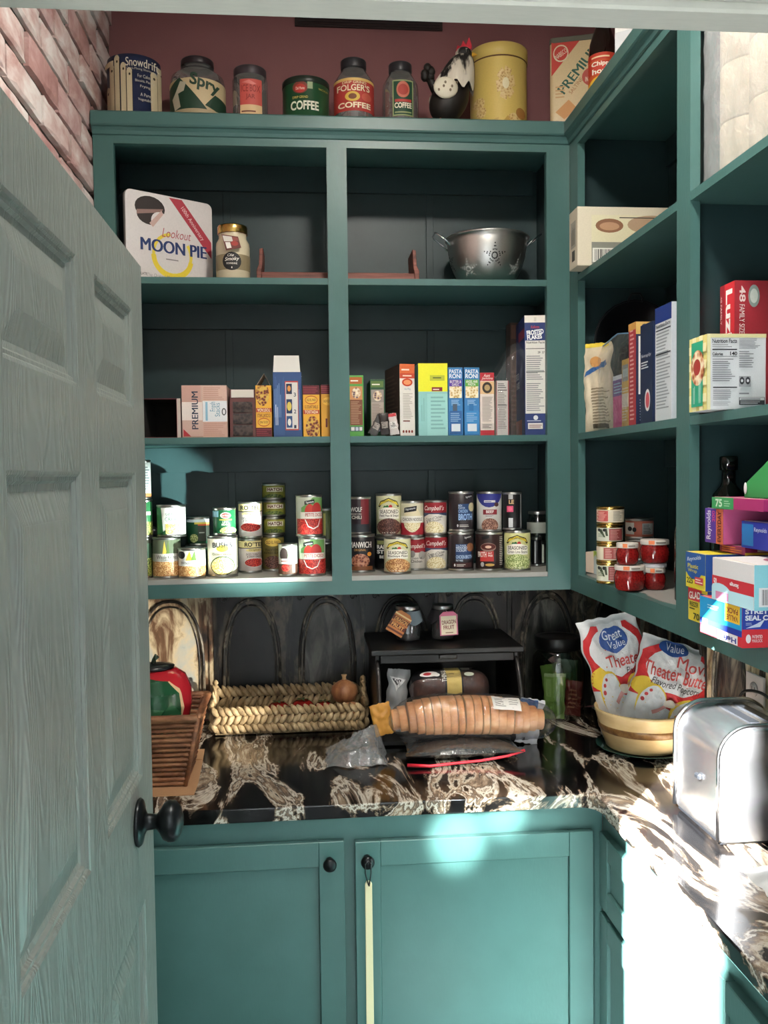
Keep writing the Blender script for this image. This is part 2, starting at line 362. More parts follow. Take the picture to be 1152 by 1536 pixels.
# ================================================================== the setting
FLOOR = noisemat('worn_oak_floor', [(.3, '#2c2e30'), (.7, '#3c3e41')], (3, 30, 3), 6, .45, bump=.2)
struct('floor', M().box(-3.2, 2.6, -3.2, 2.76, -.05, 0, FLOOR))
struct('ceiling', M().box(-.6, 1.10, .58, 2.76, 3.06, 3.12, mat('#c9c5ba', .8)))
struct('wall_back', M().box(-.6, 1.10, 2.70, 2.76, 0, 3.06, RED))
struct('wall_right', M().box(1.03, 1.10, .58, 2.70, 0, 3.06, RED))
WP = mat('#b4b8ba', .7)
struct('wall_front', M().box(-1.3, -.285, .58, .70, 0, 3.06, WP).box(.53, 1.6, .58, .70, 0, 3.06, WP).box(-.285, .53, .58, .70, 2.07, 3.06, WP))
struct('wall_sun_block', M().box(-1.114, 2.4, -1.08, -1.0, 0, 3.6, WP))  # unseen wall behind the camera, added to cut off the sun patch
mb = M()
mb.box(-.285, -.259, .575, .705, 0, 2.04, TRIM).box(.50, .53, .575, .705, 0, 2.04, TRIM)
mb.box(-.285, .53, .575, .668, 2.046, 2.07, TRIM).box(-.285, .53, .668, .70, 2.0395, 2.07, TRIM)
mb.box(-.36, -.275, .56, .58, 0, 2.12, TRIM).box(.515, .60, .56, .58, 0, 2.12, TRIM).box(-.36, .60, .56, .58, 2.045, 2.13, TRIM)
struct('trim_1', mb, bev=.002)
# brick wall on the left
mb = M(); mb.box(-.60, -.545, .70, 2.70, 0, 3.06, MORTAR)
rb = random.Random(3); z = 1.62; row = 0
while z < 3.05:
    y = 0.72+(.115 if row % 2 else 0)-.1
    while y < 2.69:
        y0 = max(y, .72); y1 = min(y+rb.uniform(.205, .22), 2.695)
        if y1-y0 > .03:
            n = 5; d = rb.uniform(-.003, .003); zz0, zz1 = z+rb.uniform(0, .003), min(z+.067+rb.uniform(-.003, .002), 3.058)
            # irregular front face
            vs = []
            for j in range(4):
                for i in range(n+1):
                    e = .004 if (i in (0, n) or j in (0, 3)) else 0
                    vs.append((-.531+d-e+rb.uniform(-.0015, .0015), y0+(y1-y0)*i/n+(rb.uniform(-.003, .003)), zz0+(zz1-zz0)*(0, .12, .88, 1)[j]+rb.uniform(-.0015, .0015)))
            nn = len(vs)
            per = [i for i in range(n+1)]+[(j*(n+1)+n) for j in range(1, 4)]+[3*(n+1)+i for i in range(n-1, -1, -1)]+[j*(n+1) for j in (2, 1)]
            vs += [(-.548, vs[p][1], vs[p][2]) for p in per]
            fs = [(j*(n+1)+i, j*(n+1)+i+1, (j+1)*(n+1)+i+1, (j+1)*(n+1)+i) for j in range(3) for i in range(n)]
            fs += [(per[k], per[(k+1) % len(per)], nn+(k+1) % len(per), nn+k) for k in range(len(per))]
            mb.add(vs, fs, rb.choice((BRICK, BRICKD, BRICK)), False)
        y = y1+.012
    z += .081; row += 1
struct('wall_left', mb)
# dark slotted slab high on the red wall
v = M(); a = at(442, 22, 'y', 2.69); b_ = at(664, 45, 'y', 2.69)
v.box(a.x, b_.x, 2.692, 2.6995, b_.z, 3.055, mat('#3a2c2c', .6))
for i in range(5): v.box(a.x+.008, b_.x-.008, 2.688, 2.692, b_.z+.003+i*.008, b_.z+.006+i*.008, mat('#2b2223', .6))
tag(v.build('slotted_slab', bev=.0008), 'dark slotted slab high on the red wall under the ceiling', 'slab')
# ceiling lamp
t = thing('ceiling_lamp', 'small round white ceiling lamp above the pantry floor', 'lamp', (.30, 1.25, 3.06))
M().lathe([(.0001, 0), (.10, 0), (.105, -.01), (.10, -.02), (.0001, -.02)], mat('#d9d6cc')).build('lamp_base', t)
gl = bpy.data.materials.new('lit_glass'); gl.use_nodes = True; b = gl.node_tree.nodes['Principled BSDF']; b.inputs['Emission Color'].default_value = (1, .86, .7, 1); b.inputs['Emission Strength'].default_value = 3
M().lathe([(.09, -.02), (.085, -.04), (.06, -.058), (.03, -.066), (.0001, -.068)], gl).build('lamp_shade', t)

# ------------------------------------------------------------------ grey panelled door
door = bpy.data.objects.new('door_1', None); COL.objects.link(door); door['kind'] = 'structure'; door.location = (-.257, .722, .012)
mb = M(); DY, DZ = .76, 2.018
rows = [(.10, .62), (.66+.02, 1.016), (1.22, 1.684), (1.783, 1.936)]
rows = [(.14, 1.02), (1.215, 1.686), (1.783, 1.934)]; cols = [(.078, .339), (.430, .674)]
mb.box(-.024, -.011, 0, DY, 0, DZ, GREYD)
ys = [0, cols[0][0], cols[0][1], cols[1][0], cols[1][1], DY]
zs = [0]+[q for r in rows for q in r]+[DZ]
for i in (0, 2, 4): mb.box(-.035, 0, ys[i], ys[i+1], 0, DZ, GREYD)
for i in (0, 2, 4, 6):
    for j in (1, 3): mb.box(-.035, 0, ys[j], ys[j+1], zs[i], zs[i+1], GREYD)
mb.build('door_leaf', door)
for r in rows:
    for c in cols:
        p = M(); y0, y1, z0, z1 = c[0], c[1], r[0], r[1]
        for sgn, xf in ((1, 0), (-1, -.035)):
            # stepped moulding then a raised field with a bevelled border
            lv = [(0, 0), (.004, -.0015), (.006, -.004), (.010, -.0045), (.013, -.0085), (.018, -.0095), (.020, -.010), (.050, -.0035), (.052, -.0030)]
            vs = []; fs = []
            for ins, dx in lv:
                x = xf+sgn*dx; vs += [(x, y0+ins, z0+ins), (x, y1-ins, z0+ins), (x, y1-ins, z1-ins), (x, y0+ins, z1-ins)]
            for k in range(len(lv)-1):
                for q in range(4): a, b2 = k*4+q, k*4+(q+1) % 4; fs.append((a, b2, b2+4, a+4))
            o = (len(lv)-1)*4; fs.append((o, o+1, o+2, o+3)); p.add(vs, fs, GREYD)
        p.build('door_panel', door)
kn = M(); kz = 1.160; ky = .628
for sgn, x0 in ((1, 0), (-1, -.035)):
    X = Matrix.Translation((x0, ky, kz)) @ Matrix.Rotation(sgn*PI/2, 4, 'Y')
    kn.lathe([(.0001, 0), (.034, 0), (.036, .003), (.033, .007), (.02, .010), (.0125, .014), (.011, .028), (.017, .033), (.027, .039), (.031, .047), (.030, .055), (.022, .063), (.010, .067), (.0001, .068)], IRON, 32, X=X)
kn.build('door_knob', door)
M().box(-.031, -.004, DY, DY+.0015, kz-.028, kz+.028, IRON).build('latch_plate', door)
h = M()
for hz in (.2, 1.0, 1.8): h.tube([(.004, -.003, hz-.045), (.004, -.003, hz+.045)], .006, IRON)
h.build('hinge', door)

# ------------------------------------------------------------------ built-in shelving
STL = [(-.531, -.479), (.072, .125), (.666, .730)]
unit = thing('shelf_unit', 'tall teal built-in open shelving on the back wall with two bays', 'shelves')
fr = M()
for i, (a, b2) in enumerate(STL): fr.box(a, b2, 2.400, 2.420, 1.368, 2.60, TEAL)
for i in (0, 1):
    fr.box(STL[i][1], STL[i+1][0], 2.400, 2.420, 2.557, 2.60, TEAL); fr.box(STL[i][1], STL[i+1][0], 2.400, 2.420, 1.368, 1.405, TEAL)
fr.build('face_frame', unit)
CP = [(0, 2.577), (.004, 2.579), (.007, 2.587), (.013, 2.594), (.018, 2.596), (.021, 2.600), (.021, 2.629), (.018, 2.633), (0, 2.633)]
def cornice(pts, parent):
    mb = M(); vs = []; n = len(CP)
    for (fx, fy) in pts: vs += [(fx(d), fy(d), z) for d, z in CP]
    fs = [(k*n+i, k*n+(i+1) % n, (k+1)*n+(i+1) % n, (k+1)*n+i) for k in range(len(pts)-1) for i in range(n)]
    mb.add(vs, fs+[tuple(range(n)), tuple(range((len(pts)-1)*n, len(pts)*n))], TEAL); return struct(parent, mb)
cornice([(lambda d: -.531, lambda d: 2.4-d), (lambda d: .73-d, lambda d: 2.4-d)], 'trim_4')
M().box(-.531, .73, 2.401, 2.699, 2.601, 2.632, TEAL).build('top_board', unit)
for zt in (2.215, 1.795, 1.416):
    s_ = M(); 
    if zt > 1.5: 
        s_.box(-.528, .715, 2.4215, 2.684, zt-.017, zt, TEAL); s_.box(-.4785, .0715, 2.401, 2.4215, zt-.017, zt, TEAL); s_.box(.1255, .6655, 2.401, 2.4215, zt-.017, zt, TEAL)
    else: s_.box(-.528, .715, 2.4205, 2.684, zt-.017, zt, TEAL)
    s_.build('shelf', unit)
bp = M(); bp.box(-.529, .715, 2.685, 2.698, 1.37, 2.60, TEALD)
for zt in (2.60, 2.198, 1.778): bp.box(-.52, .70, 2.672, 2.685, zt-.075, zt-.001, TEALD)
for gx in (-.225, .075, .375): bp.box(gx, gx+.022, 2.681, 2.685, 1.41, 2.59, TEALD)
bp.build('back_panel', unit, bev=.0012)
M().box(-.530, -.518, 2.421, 2.684, 1.37, 2.60, TEALD).build('side_panel', unit)
M().box(.716, .729, 2.421, 2.698, 1.37, 2.60, TEALD).build('side_panel', unit)
l_ = M().box(-.515, .712, 2.4205, 2.68, 1.4162, 1.418, LINER)
for a, b2 in ((-.4785, .0715), (.1255, .6655)): l_.box(a, b2, 2.402, 2.4205, 1.4052, 1.418, LINER)
l_.build('shelf_liner', unit)

u2 = thing('shelf_unit', 'teal built-in open shelving along the right wall, seen at an angle', 'shelves', (.73, .80, 0))
def ubox(mb, x0, x1, y0, y1, z0, z1, m): return mb.box(x0-.73, x1-.73, y0-.80, y1-.80, z0, z1, m)
fr = M()
for a, b2 in ((.80, .87), (1.64, 1.70), (2.330, 2.3995)): ubox(fr, .7305, .750, a, b2, 1.368, 2.60, TEAL)
for a, b2 in ((.87, 1.64), (1.70, 2.33)):
    ubox(fr, .7305, .75, a, b2, 2.557, 2.60, TEAL); ubox(fr, .7305, .75, a, b2, 1.368, 1.405, TEAL)
fr.build('face_frame', u2)
cornice([(lambda d: .73-d, lambda d: 2.4-d), (lambda d: .73-d, lambda d: .80)], 'trim_5')
ubox(M(), .7305, 1.029, .80, 2.699, 2.601, 2.632, TEAL).build('top_board', u2)
for zt in (2.215, 1.795, 1.416):
    for a, b2 in ((.87, 1.64), (1.70, 2.33)):
        s_ = M(); ya, yb = a-(.0 if a < 1 else .018), b2+(.019 if a < 1 else .085)
        ubox(s_, .7505, 1.014, max(ya, .822), yb, zt-.017, zt, TEAL)
        ubox(s_, .731, .7505, a+.0005, b2-.0005, zt-.017, zt, TEAL)
        s_.build('shelf', u2)
bp = M(); ubox(bp, 1.016, 1.029, .82, 2.44, 1.37, 2.60, TEALD)
for zt in (2.60, 2.198, 1.778):
    ubox(bp, 1.003, 1.016, .83, 1.658, zt-.075, zt-.001, TEALD); ubox(bp, 1.003, 1.016, 1.683, 2.41, zt-.075, zt-.001, TEALD)
bp.build('back_panel', u2, bev=.0012)
for a, b2 in ((.801, .820), (1.6605, 1.6805), (2.4165, 2.436)): ubox(M(), .7505, 1.015, a, b2, 1.37, 2.60, TEALD).build('partition', u2)
ln = M(); rr = random.Random(5)
# liner paper with a wavy cut front edge
for a, b2 in ((.87, 1.655), (1.685, 2.415)):
    n = 24; edge = [(.752+.006*math.sin(i*.9)+rr.uniform(-.002, .002), a+(b2-a)*i/n) for i in range(n+1)]
    if a > 1: edge = [(max(x, .752) if (y < 1.70 or y > 2.33) else x, y) for x, y in edge]
    else: edge = [(max(x, .752) if y > 1.64 else x, y) for x, y in edge]
    ln.prism([(x-.73, y-.80) for x, y in edge]+[(1.0-.73, b2-.80), (1.0-.73, a-.80)], 1.4162, 1.418, LINER)
ln.build('shelf_liner', u2)

# ------------------------------------------------------------------ backsplash of pressed tin panels
def tin_panels(mb, pts_fn, edges, mats_, z0=.962, z1=1.366):
    for k in range(len(edges)-1):
        a, b2 = edges[k], edges[k+1]; w = b2-a; base, arch = mats_[k % len(mats_)]
        X = pts_fn
        def bx(u0, u1, d0, d1, zz0, zz1, m):
            vs = [X(u, d, z) for u in (u0, u1) for d in (d0, d1) for z in (zz0, zz1)]
            mb.add(vs, [(0, 1, 3, 2), (4, 6, 7, 5), (0, 4, 5, 1), (2, 3, 7, 6), (0, 2, 6, 4), (1, 5, 7, 3)], m)
        bx(a, b2, 0, .004, z0, z1, base)
        bx(a+.002, a+.012, .004, .010, z0, z1, base); bx(b2-.012, b2-.002, .004, .010, z0, z1, base)
        bx(a+.016, b2-.016, .004, .008, z1-.018, z1-.008, base)
        def outline(ins, top):
            c = (a+b2)/2; hw = w/2-ins; zs_ = z0+.16; pts = [(c-hw, z0+.004)]
            for i in range(11):
                t_ = i/10; pts.append((c-hw*math.cos(t_*PI/2)**.85 if t_ < 1 else c, zs_+(top-zs_)*math.sin(t_*PI/2)**.95))
            return pts+[(2*c-x, z) for x, z in pts[-2::-1]]
        o1 = outline(.030, z1-.045)
        mb.tube([X(x, .006, z) for x, z in o1], .0052, TILER, 6)
        mb.tube([X(x, .005, z) for x, z in outline(.042, z1-.062)], .0032, TILER, 6)
        o2 = outline(.046, z1-.067); vs = [X(x, .0045, z) for x, z in o2]
        mb.add(vs, [tuple(range(len(vs)))], arch)
        for s_ in (-1, 1):
            cx = (a+b2)/2+s_*(w/2-.034)
            mb.tube([X(cx+.012*math.cos(q*.5)*(1-q/16), .005, z1-.045+.012*math.sin(q*.5)*(1-q/16)) for q in range(14)], .0022, base, 5)
ex = [-.505+.227*i for i in range(7)]
mb = M(); tin_panels(mb, lambda u, d, z: (u, 2.6985-d, z), [-.53]+ex[1:]+[1.028], [(TILEW, TILEW), (TILE, TILED), (TILE, TILEG), (TILED, TILED), (TILE, TILED), (TILE, TILEG), (TILE, TILED)])
struct('trim_2', mb)
mb = M(); tin_panels(mb, lambda u, d, z: (1.0285-d, u, z), [.82+.227*i for i in range(9)], [(TILEW, TILEW), (TILEW, TILE), (TILE, TILE), (TILEW, TILE)])
struct('trim_3', mb)

# ------------------------------------------------------------------ base cabinets and worktop
kb = thing('base_cabinet', 'teal base cabinet with two framed doors under the back worktop', 'cabinet', (0, 1.985, 0))
f = M(); f.box(-.53, .672, .020, .70, .10, .925, TEALD); f.box(-.53, -.47, 0, .020, .10, .925, TEAL).box(.076-.006, .108, 0, .02, .10, .925, TEAL).box(.645, .677, 0, .02, .10, .925, TEAL)
f.box(-.47, .07, 0, .02, .86, .925, TEAL).box(.108, .645, 0, .02, .86, .925, TEAL).box(-.47, .07, 0, .02, .10, .14, TEAL).box(.108, .645, 0, .02, .10, .14, TEAL)
f.box(-.53, .677, .06, .08, 0, .10, TEALD); f.build('cabinet_body', kb)
def shaker(name, parent, x0, x1, z0, z1, w, knob=None, X=None, yf=-.02, kr=.0155):
    d = M(); d.box(x0+w, x1-w, yf+.008, yf+.014, z0+w, z1-w, TEAL, X)
    d.box(x0, x0+w, yf, yf+.019, z0, z1, TEAL, X).box(x1-w, x1, yf, yf+.019, z0, z1, TEAL, X).box(x0+w, x1-w, yf, yf+.019, z0, z0+w, TEAL, X).box(x0+w, x1-w, yf, yf+.019, z1-w, z1, TEAL, X)
    o = d.build(name, parent, bev=.0015)
    if knob:
        K = (X if X is not None else Matrix.Identity(4)) @ Matrix.Translation((knob[0], yf, knob[1])) @ Matrix.Rotation(PI/2, 4, 'X')
        k = M(); k.lathe([(.0001, 0), (.009, 0), (.0085, .004), (.006, .010), (.0075, .014), (kr*.9, .018), (kr, .023), (kr*.93, .028), (kr*.6, .032), (.0001, .0335)], IRON, 24, X=K); k.build('knob', o)
    return o
shaker('cabinet_door', kb, -.46, .077, .12, .872, .057, (.044, .829))
shaker('cabinet_door', kb, .101, .650, .12, .868, .057, (.128, .831))
kr_ = thing('base_cabinet', 'teal base cabinet with drawers along the right wall, in full sun', 'cabinet', (.678, .80, 0))
f = M(); f.box(.0, .02, 0, 1.184, .10, .925, TEAL); f.box(.02, .345, 0, 1.20, .10, .925, TEALD); f.box(.05, .07, 0, 1.18, 0, .10, TEALD); f.build('cabinet_body', kr_)
XR = Matrix.Rotation(-PI/2, 4, 'Z')   # local x -> -y
for (ya, yb) in ((.62, 1.155), (.06, .595)):
    for (za, zb_, nm, kn_) in ((.70, .872, 'drawer', (0, .786)), (.12, .685, 'cabinet_door', None)):
        X2 = Matrix(((0, 1, 0, 0), (-1, 0, 0, 0), (0, 0, 1, 0), (0, 0, 0, 1)))
        shaker(nm, kr_, -yb, -ya, za, zb_, .05, None, X=X2, yf=-.018)
poly = [(-.529, 2.689), (-.529, 1.955)]+[(.610+.04*math.sin(a*PI/16), 1.915+.04*math.cos(a*PI/16)) for a in range(9)]+[(.65, .80), (1.017, .80), (1.017, 2.689)]
w = M().prism(poly, .927, .9595, GRAN).build('worktop', bev=.003, seg=2)
tag(w, 'polished black granite worktop with cream veins on the teal cabinets', 'worktop')
# ================================================================== the things on the shelves
def hdir(p): v = Vector((p.x, p.y, 0)); return v.normalized()
def canpx(x0, x1, yt, yb=None, on=None, zb=Z4, ymin=2.412, ymax=2.56, dx=0):
    """position, radius and height of a round thing from its outline in the photograph and the shelf it stands on"""
    c = (x0+x1)/2
    if on: X, Y, z = on[0], on[1], on[2]
    else:
        p = at(c, yb, 'z', zb); k = 1
        if ymin is not None: 
            y = min(max(p.y, ymin), ymax); k = y/p.y
        P_ = Vector((p.x*k, p.y*k, zb)); r = (x1-x0)/2/FPX*((P_-EYE).dot(FW)); P_ = P_+hdir(P_)*r; X, Y, z = P_.x, P_.y, zb
    P_ = Vector((X, Y, z)); r = (x1-x0)/2/FPX*((P_-EYE).dot(FW))
    if on:
        q = at(c, 800, 'y', Y); X = q.x
    rr = ray(c, yt); zt = EYE.z+rr.z/math.hypot(rr.x, rr.y)*math.hypot(X, Y)
    return (X, Y, zt+.0008), r, zt-z, (X, Y, z)
CANS = []
def pcan(label, x0, x1, yt, yb=None, on=None, col='#ffffff', items=(), yaw=None, name='food_can', group=None, **kw):
    ck = {k: kw.pop(k) for k in ('zb', 'ymin', 'ymax') if k in kw}
    top, r, h, loc = canpx(x0, x1, yt, yb, on, **ck)
    if yaw is None: yaw = -math.degrees(math.atan2(loc[0], loc[1]))
    else: yaw = yaw-math.degrees(math.atan2(loc[0], loc[1]))
    can(name, label, loc, r, h, col, list(items), yaw, group, **kw); return top
BEAN = food('#6b3a22', '#a8703f', '#d9b078'); CORN = food('#8a5a2c', '#c88b52', '#e6c48c'); TOM = food('#5c0d10', '#a11d1f', '#cf4a3c')
HOM = food('#8c7a35', '#d8c06a', '#f2e6a8'); PEA = food('#2c3018', '#5b6a2c', '#a8ac5a'); DARKB = food('#2a1614', '#4a2a26', '#7d564a')
LIMA = food('#3b4a1c', '#8fa05a', '#cdd39a'); SOUP = food('#b5a06a', '#e2d2a0', '#efe6c8'); BEEF = food('#3a1d16', '#6e4638', '#a07a68'); CHILI = food('#2c0f0c', '#6a2c20', '#9c5b3c')
# ---- cans, left bay
p = pcan('white and green can at the left end of the bottom shelf, half behind the door', 200, 229, 806, 868, col='#3a3d33', items=[R(.3, 0, 1, .5, PEA), R(.5, .5, 1, .9, '#2f4a35')])
p = pcan('green vegetable can stacked second at the far left by the door', 201, 229, 749, on=p, col='#2c6b42', items=[R(.4, 0, 1, .4, PEA), LN(.62, .55, .95, .8, '#f2efe0', 1)])
pcan('tall white can topmost at the far left by the door', 201, 228, 690, on=p, col='#c9d2cf', items=[LN(.55, .2, .95, .9, '#6d7a80', 9), R(.5, 0, 1, .1, '#c77b4a')])
p = pcan('can of whole kernel corn with a grey band, under the bright sweet corn can', 230, 272, 805, 868, col='#5f6a55', items=[R(0, 0, 1, .42, CORN), R(0, .40, 1, .62, '#cfcfc6'), Q([(.35, .62), (.42, .98), (.5, .62)], '#d8b24a'), Q([(.47, .62), (.56, 1), (.6, .62)], '#556b2f'), T('Whole Kernel', .15, .47, .85, .58, '#4a4238'), T('CORN', .3, .42, .55, .46, '#4a4238')])
pcan('sunlit white can of cream sweet corn on top of the kernel corn can', 236, 279, 757, on=p, col='#f1f3ec', items=[Q([(0, 0), (.22, 0), (.15, 1), (0, 1)], '#2c7a46'), Q([(.05, .0), (.35, 0), (.3, .18)], '#1f4c2e'), R(.3, .03, .75, .4, HOM), T('SWEET', .3, .68, .7, .8, '#6d8a7a', bold=.0), T('CREAM', .28, .5, .8, .64, '#6d8a7a', bold=0)])
pcan('short can of whole kernel corn standing in front at the shelf edge', 268, 309, 821, 871, col='#f0efe6', items=[R(0, 0, 1, .42, CORN), R(0, .40, 1, .62, '#f3f2ec'), Q([(.28, .62), (.42, 1), (.52, .62)], '#d9b23e'), Q([(.45, .62), (.6, 1), (.66, .62)], '#5e7f35'), Q([(.66, .62), (.8, .98), (.95, .62)], '#a9cfd9'), E(.02, .68, .26, .98, '#1c1d20'), T('Whole Kernel', .12, .47, .86, .58, '#5a5048'), LN(.72, .05, .82, .38, '#3a3430', 3, 1)])
p = pcan('dark green can hidden low between the corn and the beans', 279, 314, 818, 858, col='#2b4a33', items=[R(.2, 0, .8, .5, PEA)])
pcan('green can with a painted rainbow glint by its rim behind the short corn can', 280, 314, 775, on=p, col='#1f4d33', items=[R(.0, .88, 1, 1, '#d9e9f0'), R(.35, .80, 1, .88, '#d7c552'), R(.5, .74, 1, .80, '#c8503c'), R(.5, .1, 1, .7, '#3a4038'), LN(.55, .4, .9, .52, '#9aa39a', 1), E(.15, .05, .5, .4, LIMA)])  # pale, yellow and red bands paint the glint into the label
p = pcan('can of golden hominy with a cream label and dark lettering', 312, 357, 803, 866, col='#d9d3bd', items=[E(.1, -.02, .9, .52, '#2f4a2a'), E(.13, .0, .87, .49, HOM), R(.1, .62, .9, .98, '#f2edd6'), E(.3, .63, .7, .82, '#e8cf3c'), T('BUSH\'S', .18, .75, .82, .9, '#23252b', bold=.03), T('Golden Hominy', .17, .52, .86, .6, '#6c5a38'), R(.96, .0, 1, 1, '#6d675a')])
pcan('green can of lima beans with a red shield, on top of the hominy can', 320, 354, 761, on=p, col='#1e5a38', items=[E(.32, .64, .78, .9, '#ece8d8'), E(.35, .67, .75, .87, '#c4302c'), T('Del Monte', .38, .73, .72, .81, '#f4efe2'), R(.28, .56, .82, .61, '#c7a94a'), T('LIMA', .42, .44, .68, .53, '#ece8d8'), T('BEANS', .38, .34, .72, .42, '#ece8d8'), R(.0, .7, .25, .96, '#7fb0c0'), E(.3, -.05, 1, .28, LIMA)])
def rotel(sh): return [R(0, .78, 1, 1, '#e6d79c'), R(0, .755, 1, .78, '#2a2422'), T('RO*TEL', .1+sh, .81, .9+sh, .96, '#221d1c', bold=.03), E(.15+sh, .64, .85+sh, .75, '#e0cf8a'), T('Original', .28+sh, .66, .72+sh, .73, '#5a4632'), T('DICED TOMATOES', .16+sh, .52, .84+sh, .59, '#3c2b2a'), T('& GREEN CHILIES', .2+sh, .45, .8+sh, .51, '#3c2b2a'), E(.08+sh, .12, .92+sh, .44, '#e9e2dc'), E(.1+sh, .14, .9+sh, .42, TOM)]
p = pcan('lower can of diced tomatoes and chilies with a cream top band', 358, 393, 807, 860, col='#cfc4c0', items=rotel(.18))
pcan('upper can of diced tomatoes and chilies with a cream top band', 358, 394, 752, on=p, col='#cfc4c0', items=rotel(0))
p = pcan('can of refried beans in a muted yellow label under three small cans', 393, 427, 802, 857, col='#6f6431', items=[E(.15, .72, .85, .98, '#d8b95a'), T('OLD EL PASO', .2, .8, .8, .9, '#5a1f1a'), T('TRADITIONAL', .15, .57, .85, .65, '#2f3318'), T('REFRIED BEANS', .12, .48, .88, .55, '#2f3318'), E(.1, .02, .9, .42, DARKB)])
HAT = [R(.2, .5, .9, .86, '#ddd6c0'), T('HATCH', .24, .56, .84, .82, '#5c1a1e', bold=.04), T('green chiles', .3, .38, .8, .48, '#4d4a20'), E(.1, -.15, .9, .32, food('#1c2a14', '#3c4f20', '#6d7a38'))]
for i, (x0, x1, yt, w_) in enumerate(((395, 428, 775, 'lowest'), (394, 429, 750, 'middle one'), (394, 429, 725, 'topmost'))):
    p = pcan('small olive green can of chopped chilies, %s of three stacked' % w_, x0, x1, yt, on=p, col='#8a8a38', items=HAT, group='small green chili cans')
PET = [Q([(.1, .72), (.5, 1), (.95, .98), (.95, .6), (.1, .6)], '#6d9a5a'), E(.2, .4, .55, .82, '#c03a30'), E(.45, .45, .85, .86, '#a82a26'), R(0, 0, 1, .42, TOM), R(.08, .42, .92, .6, '#e8e4da'), T('PETITE DICED', .22, .48, .9, .57, '#b03028'), Q([(.2, .8), (.55, .84), (.55, .95), (.2, .9)], '#17181b'), T('Signature', .24, .83, .52, .9, '#e9e9e9', 5), Q([(.2, .40), (.3, .2), (.5, .13), (.7, .2), (.8, .40), (.77, .40), (.68, .23), (.5, .16), (.32, .23), (.23, .40)], '#e9e2dc')]
p = pcan('dark can behind the petite diced tomatoes at the middle post', 478, 497, 812, 857, col='#4a4a40', items=[LN(.2, .1, .6, .9, '#a8a490', 8)], ymin=2.5, ymax=2.6)
pcan('slim green can behind the upper petite diced tomatoes', 480, 497, 762, on=p, col='#55603c', items=[R(.3, .1, .5, .9, '#b9b56a')])
p = pcan('lower can of petite diced tomatoes with a black tag on its label', 448, 489, 804, 867, col='#c9cfbb', items=PET)
pcan('upper can of petite diced tomatoes turned slightly left', 444, 484, 742, on=p, col='#b9bfae', items=PET, yaw=18)
pcan('small can of tomato paste standing in front of the refried beans', 418, 447, 815, 865, col='#ced3c6', items=[Q([(.3, .55), (.4, .95), (.95, .95), (.95, .55)], '#8fae88'), E(.08, .45, .5, .95, '#3a2c2a'), R(.1, .38, .9, .56, '#ece6da'), LN(.15, .43, .55, .52, '#8a3028', 1), R(0, 0, 1, .36, '#5a3a2c'), E(.15, .1, .6, .36, TOM), R(.72, .05, .85, .36, '#d8cfa8')])
# dark pan lid leaning on the back of the left bay
lid = M(); lid.lathe([(.0001, 0), (.04, .003), (.066, .010), (.072, .006), (.070, .0), (.062, -.004), (.0001, -.004)], BLACKM, 40)
lid.lathe([(.0001, .030), (.014, .030), (.017, .024), (.008, .016), (.008, .002)], BLACKM, 20)
q = at(226, 790, 'y', 2.63)
tag(lid.build('pan_lid', loc=(-.440, 2.648, Z4+.110), rot=(math.radians(78), 0, 0)), 'round black pan lid leaning against the back behind the corn cans', 'lid')
# ---- cans, right bay
p = pcan('can of sloppy joe sauce with a black label and a bun picture', 521, 563, 801, 859, col='#17161a', items=[T('MANWICH', .1, .68, .86, .86, '#ece8e2', bold=.03), T('ORIGINAL', .25, .58, .68, .65, '#b8894a'), E(.15, .05, .8, .5, food('#4a2018', '#8a4a34', '#b98468', 160)), R(.1, 0, .9, .12, '#7a4a2c'), E(.72, .42, .86, .55, '#d98a2c')])
pcan('dark red can of chili on top of the sloppy joe can', 523, 557, 745, on=p, col='#2a2228', items=[R(.55, .1, .9, 1, '#6d1c24'), T('WOLF', .1, .62, .6, .76, '#d8d4cc', bold=.03), T('BRAND CHILI', .12, .52, .58, .58, '#b8b0a8'), T('CHILI', .15, .4, .58, .5, '#c9c2b8', bold=.03), R(.1, 0, .9, .24, '#22262c')])
p = pcan('black can of beans with bold white lettering under the field peas', 562, 601, 804, 856, col='#15171a', items=[R(.1, .82, .9, .95, '#7a7a4a'), T('RANCH', .1, .66, .75, .8, '#ece8e2', bold=.04), T('STYLE', .1, .5, .75, .63, '#ece8e2', bold=.04), T('BEANS', .2, .34, .7, .44, '#ece8e2', bold=.02)], ymin=2.5)
def mh(bot, l1, pic): return [Q([(.1, .72), (.18, .86), (.5, .95), (.82, .86), (.9, .72), (.84, .70), (.78, .78), (.5, .86), (.22, .78), (.16, .70)], '#2f2c1c'), Q([(.13, .74), (.2, .84), (.5, .925), (.8, .84), (.87, .74), (.8, .77), (.5, .87), (.2, .77)], '#d9c23c'), T('MARGARET HOLMES', .24, .84, .76, .89, '#3a3218'), E(.38, .66, .5, .76, '#2f6a35'), E(.5, .65, .64, .77, '#b8302a'), E(.3, .66, .4, .75, '#3f6f3a'), Q([(.12, .4), (.12, .64), (.35, .7), (.65, .7), (.88, .64), (.88, .4)], '#efece0'), T('SEASONED', .16, .54, .86, .64, '#2b2620', bold=.01), T(l1, .16, .44, .86, .52, '#2b2620'), E(.05, -.05, .95, .42, pic), T(bot, .25, .02, .75, .06, '#d8d2c0')]
pcan('tall can of seasoned field peas with a yellow ribbon, behind and above', 564, 603, 740, on=p, col='#c9c8a0', items=mh('14.5 OZ', 'Field Peas & Snaps', DARKB))
pcan('can of seasoned blackeye peas with a yellow ribbon, at the shelf edge', 576, 617, 804, 864, col='#d2d1aa', items=mh('14.5 OZ', 'Blackeye Peas', BEAN))
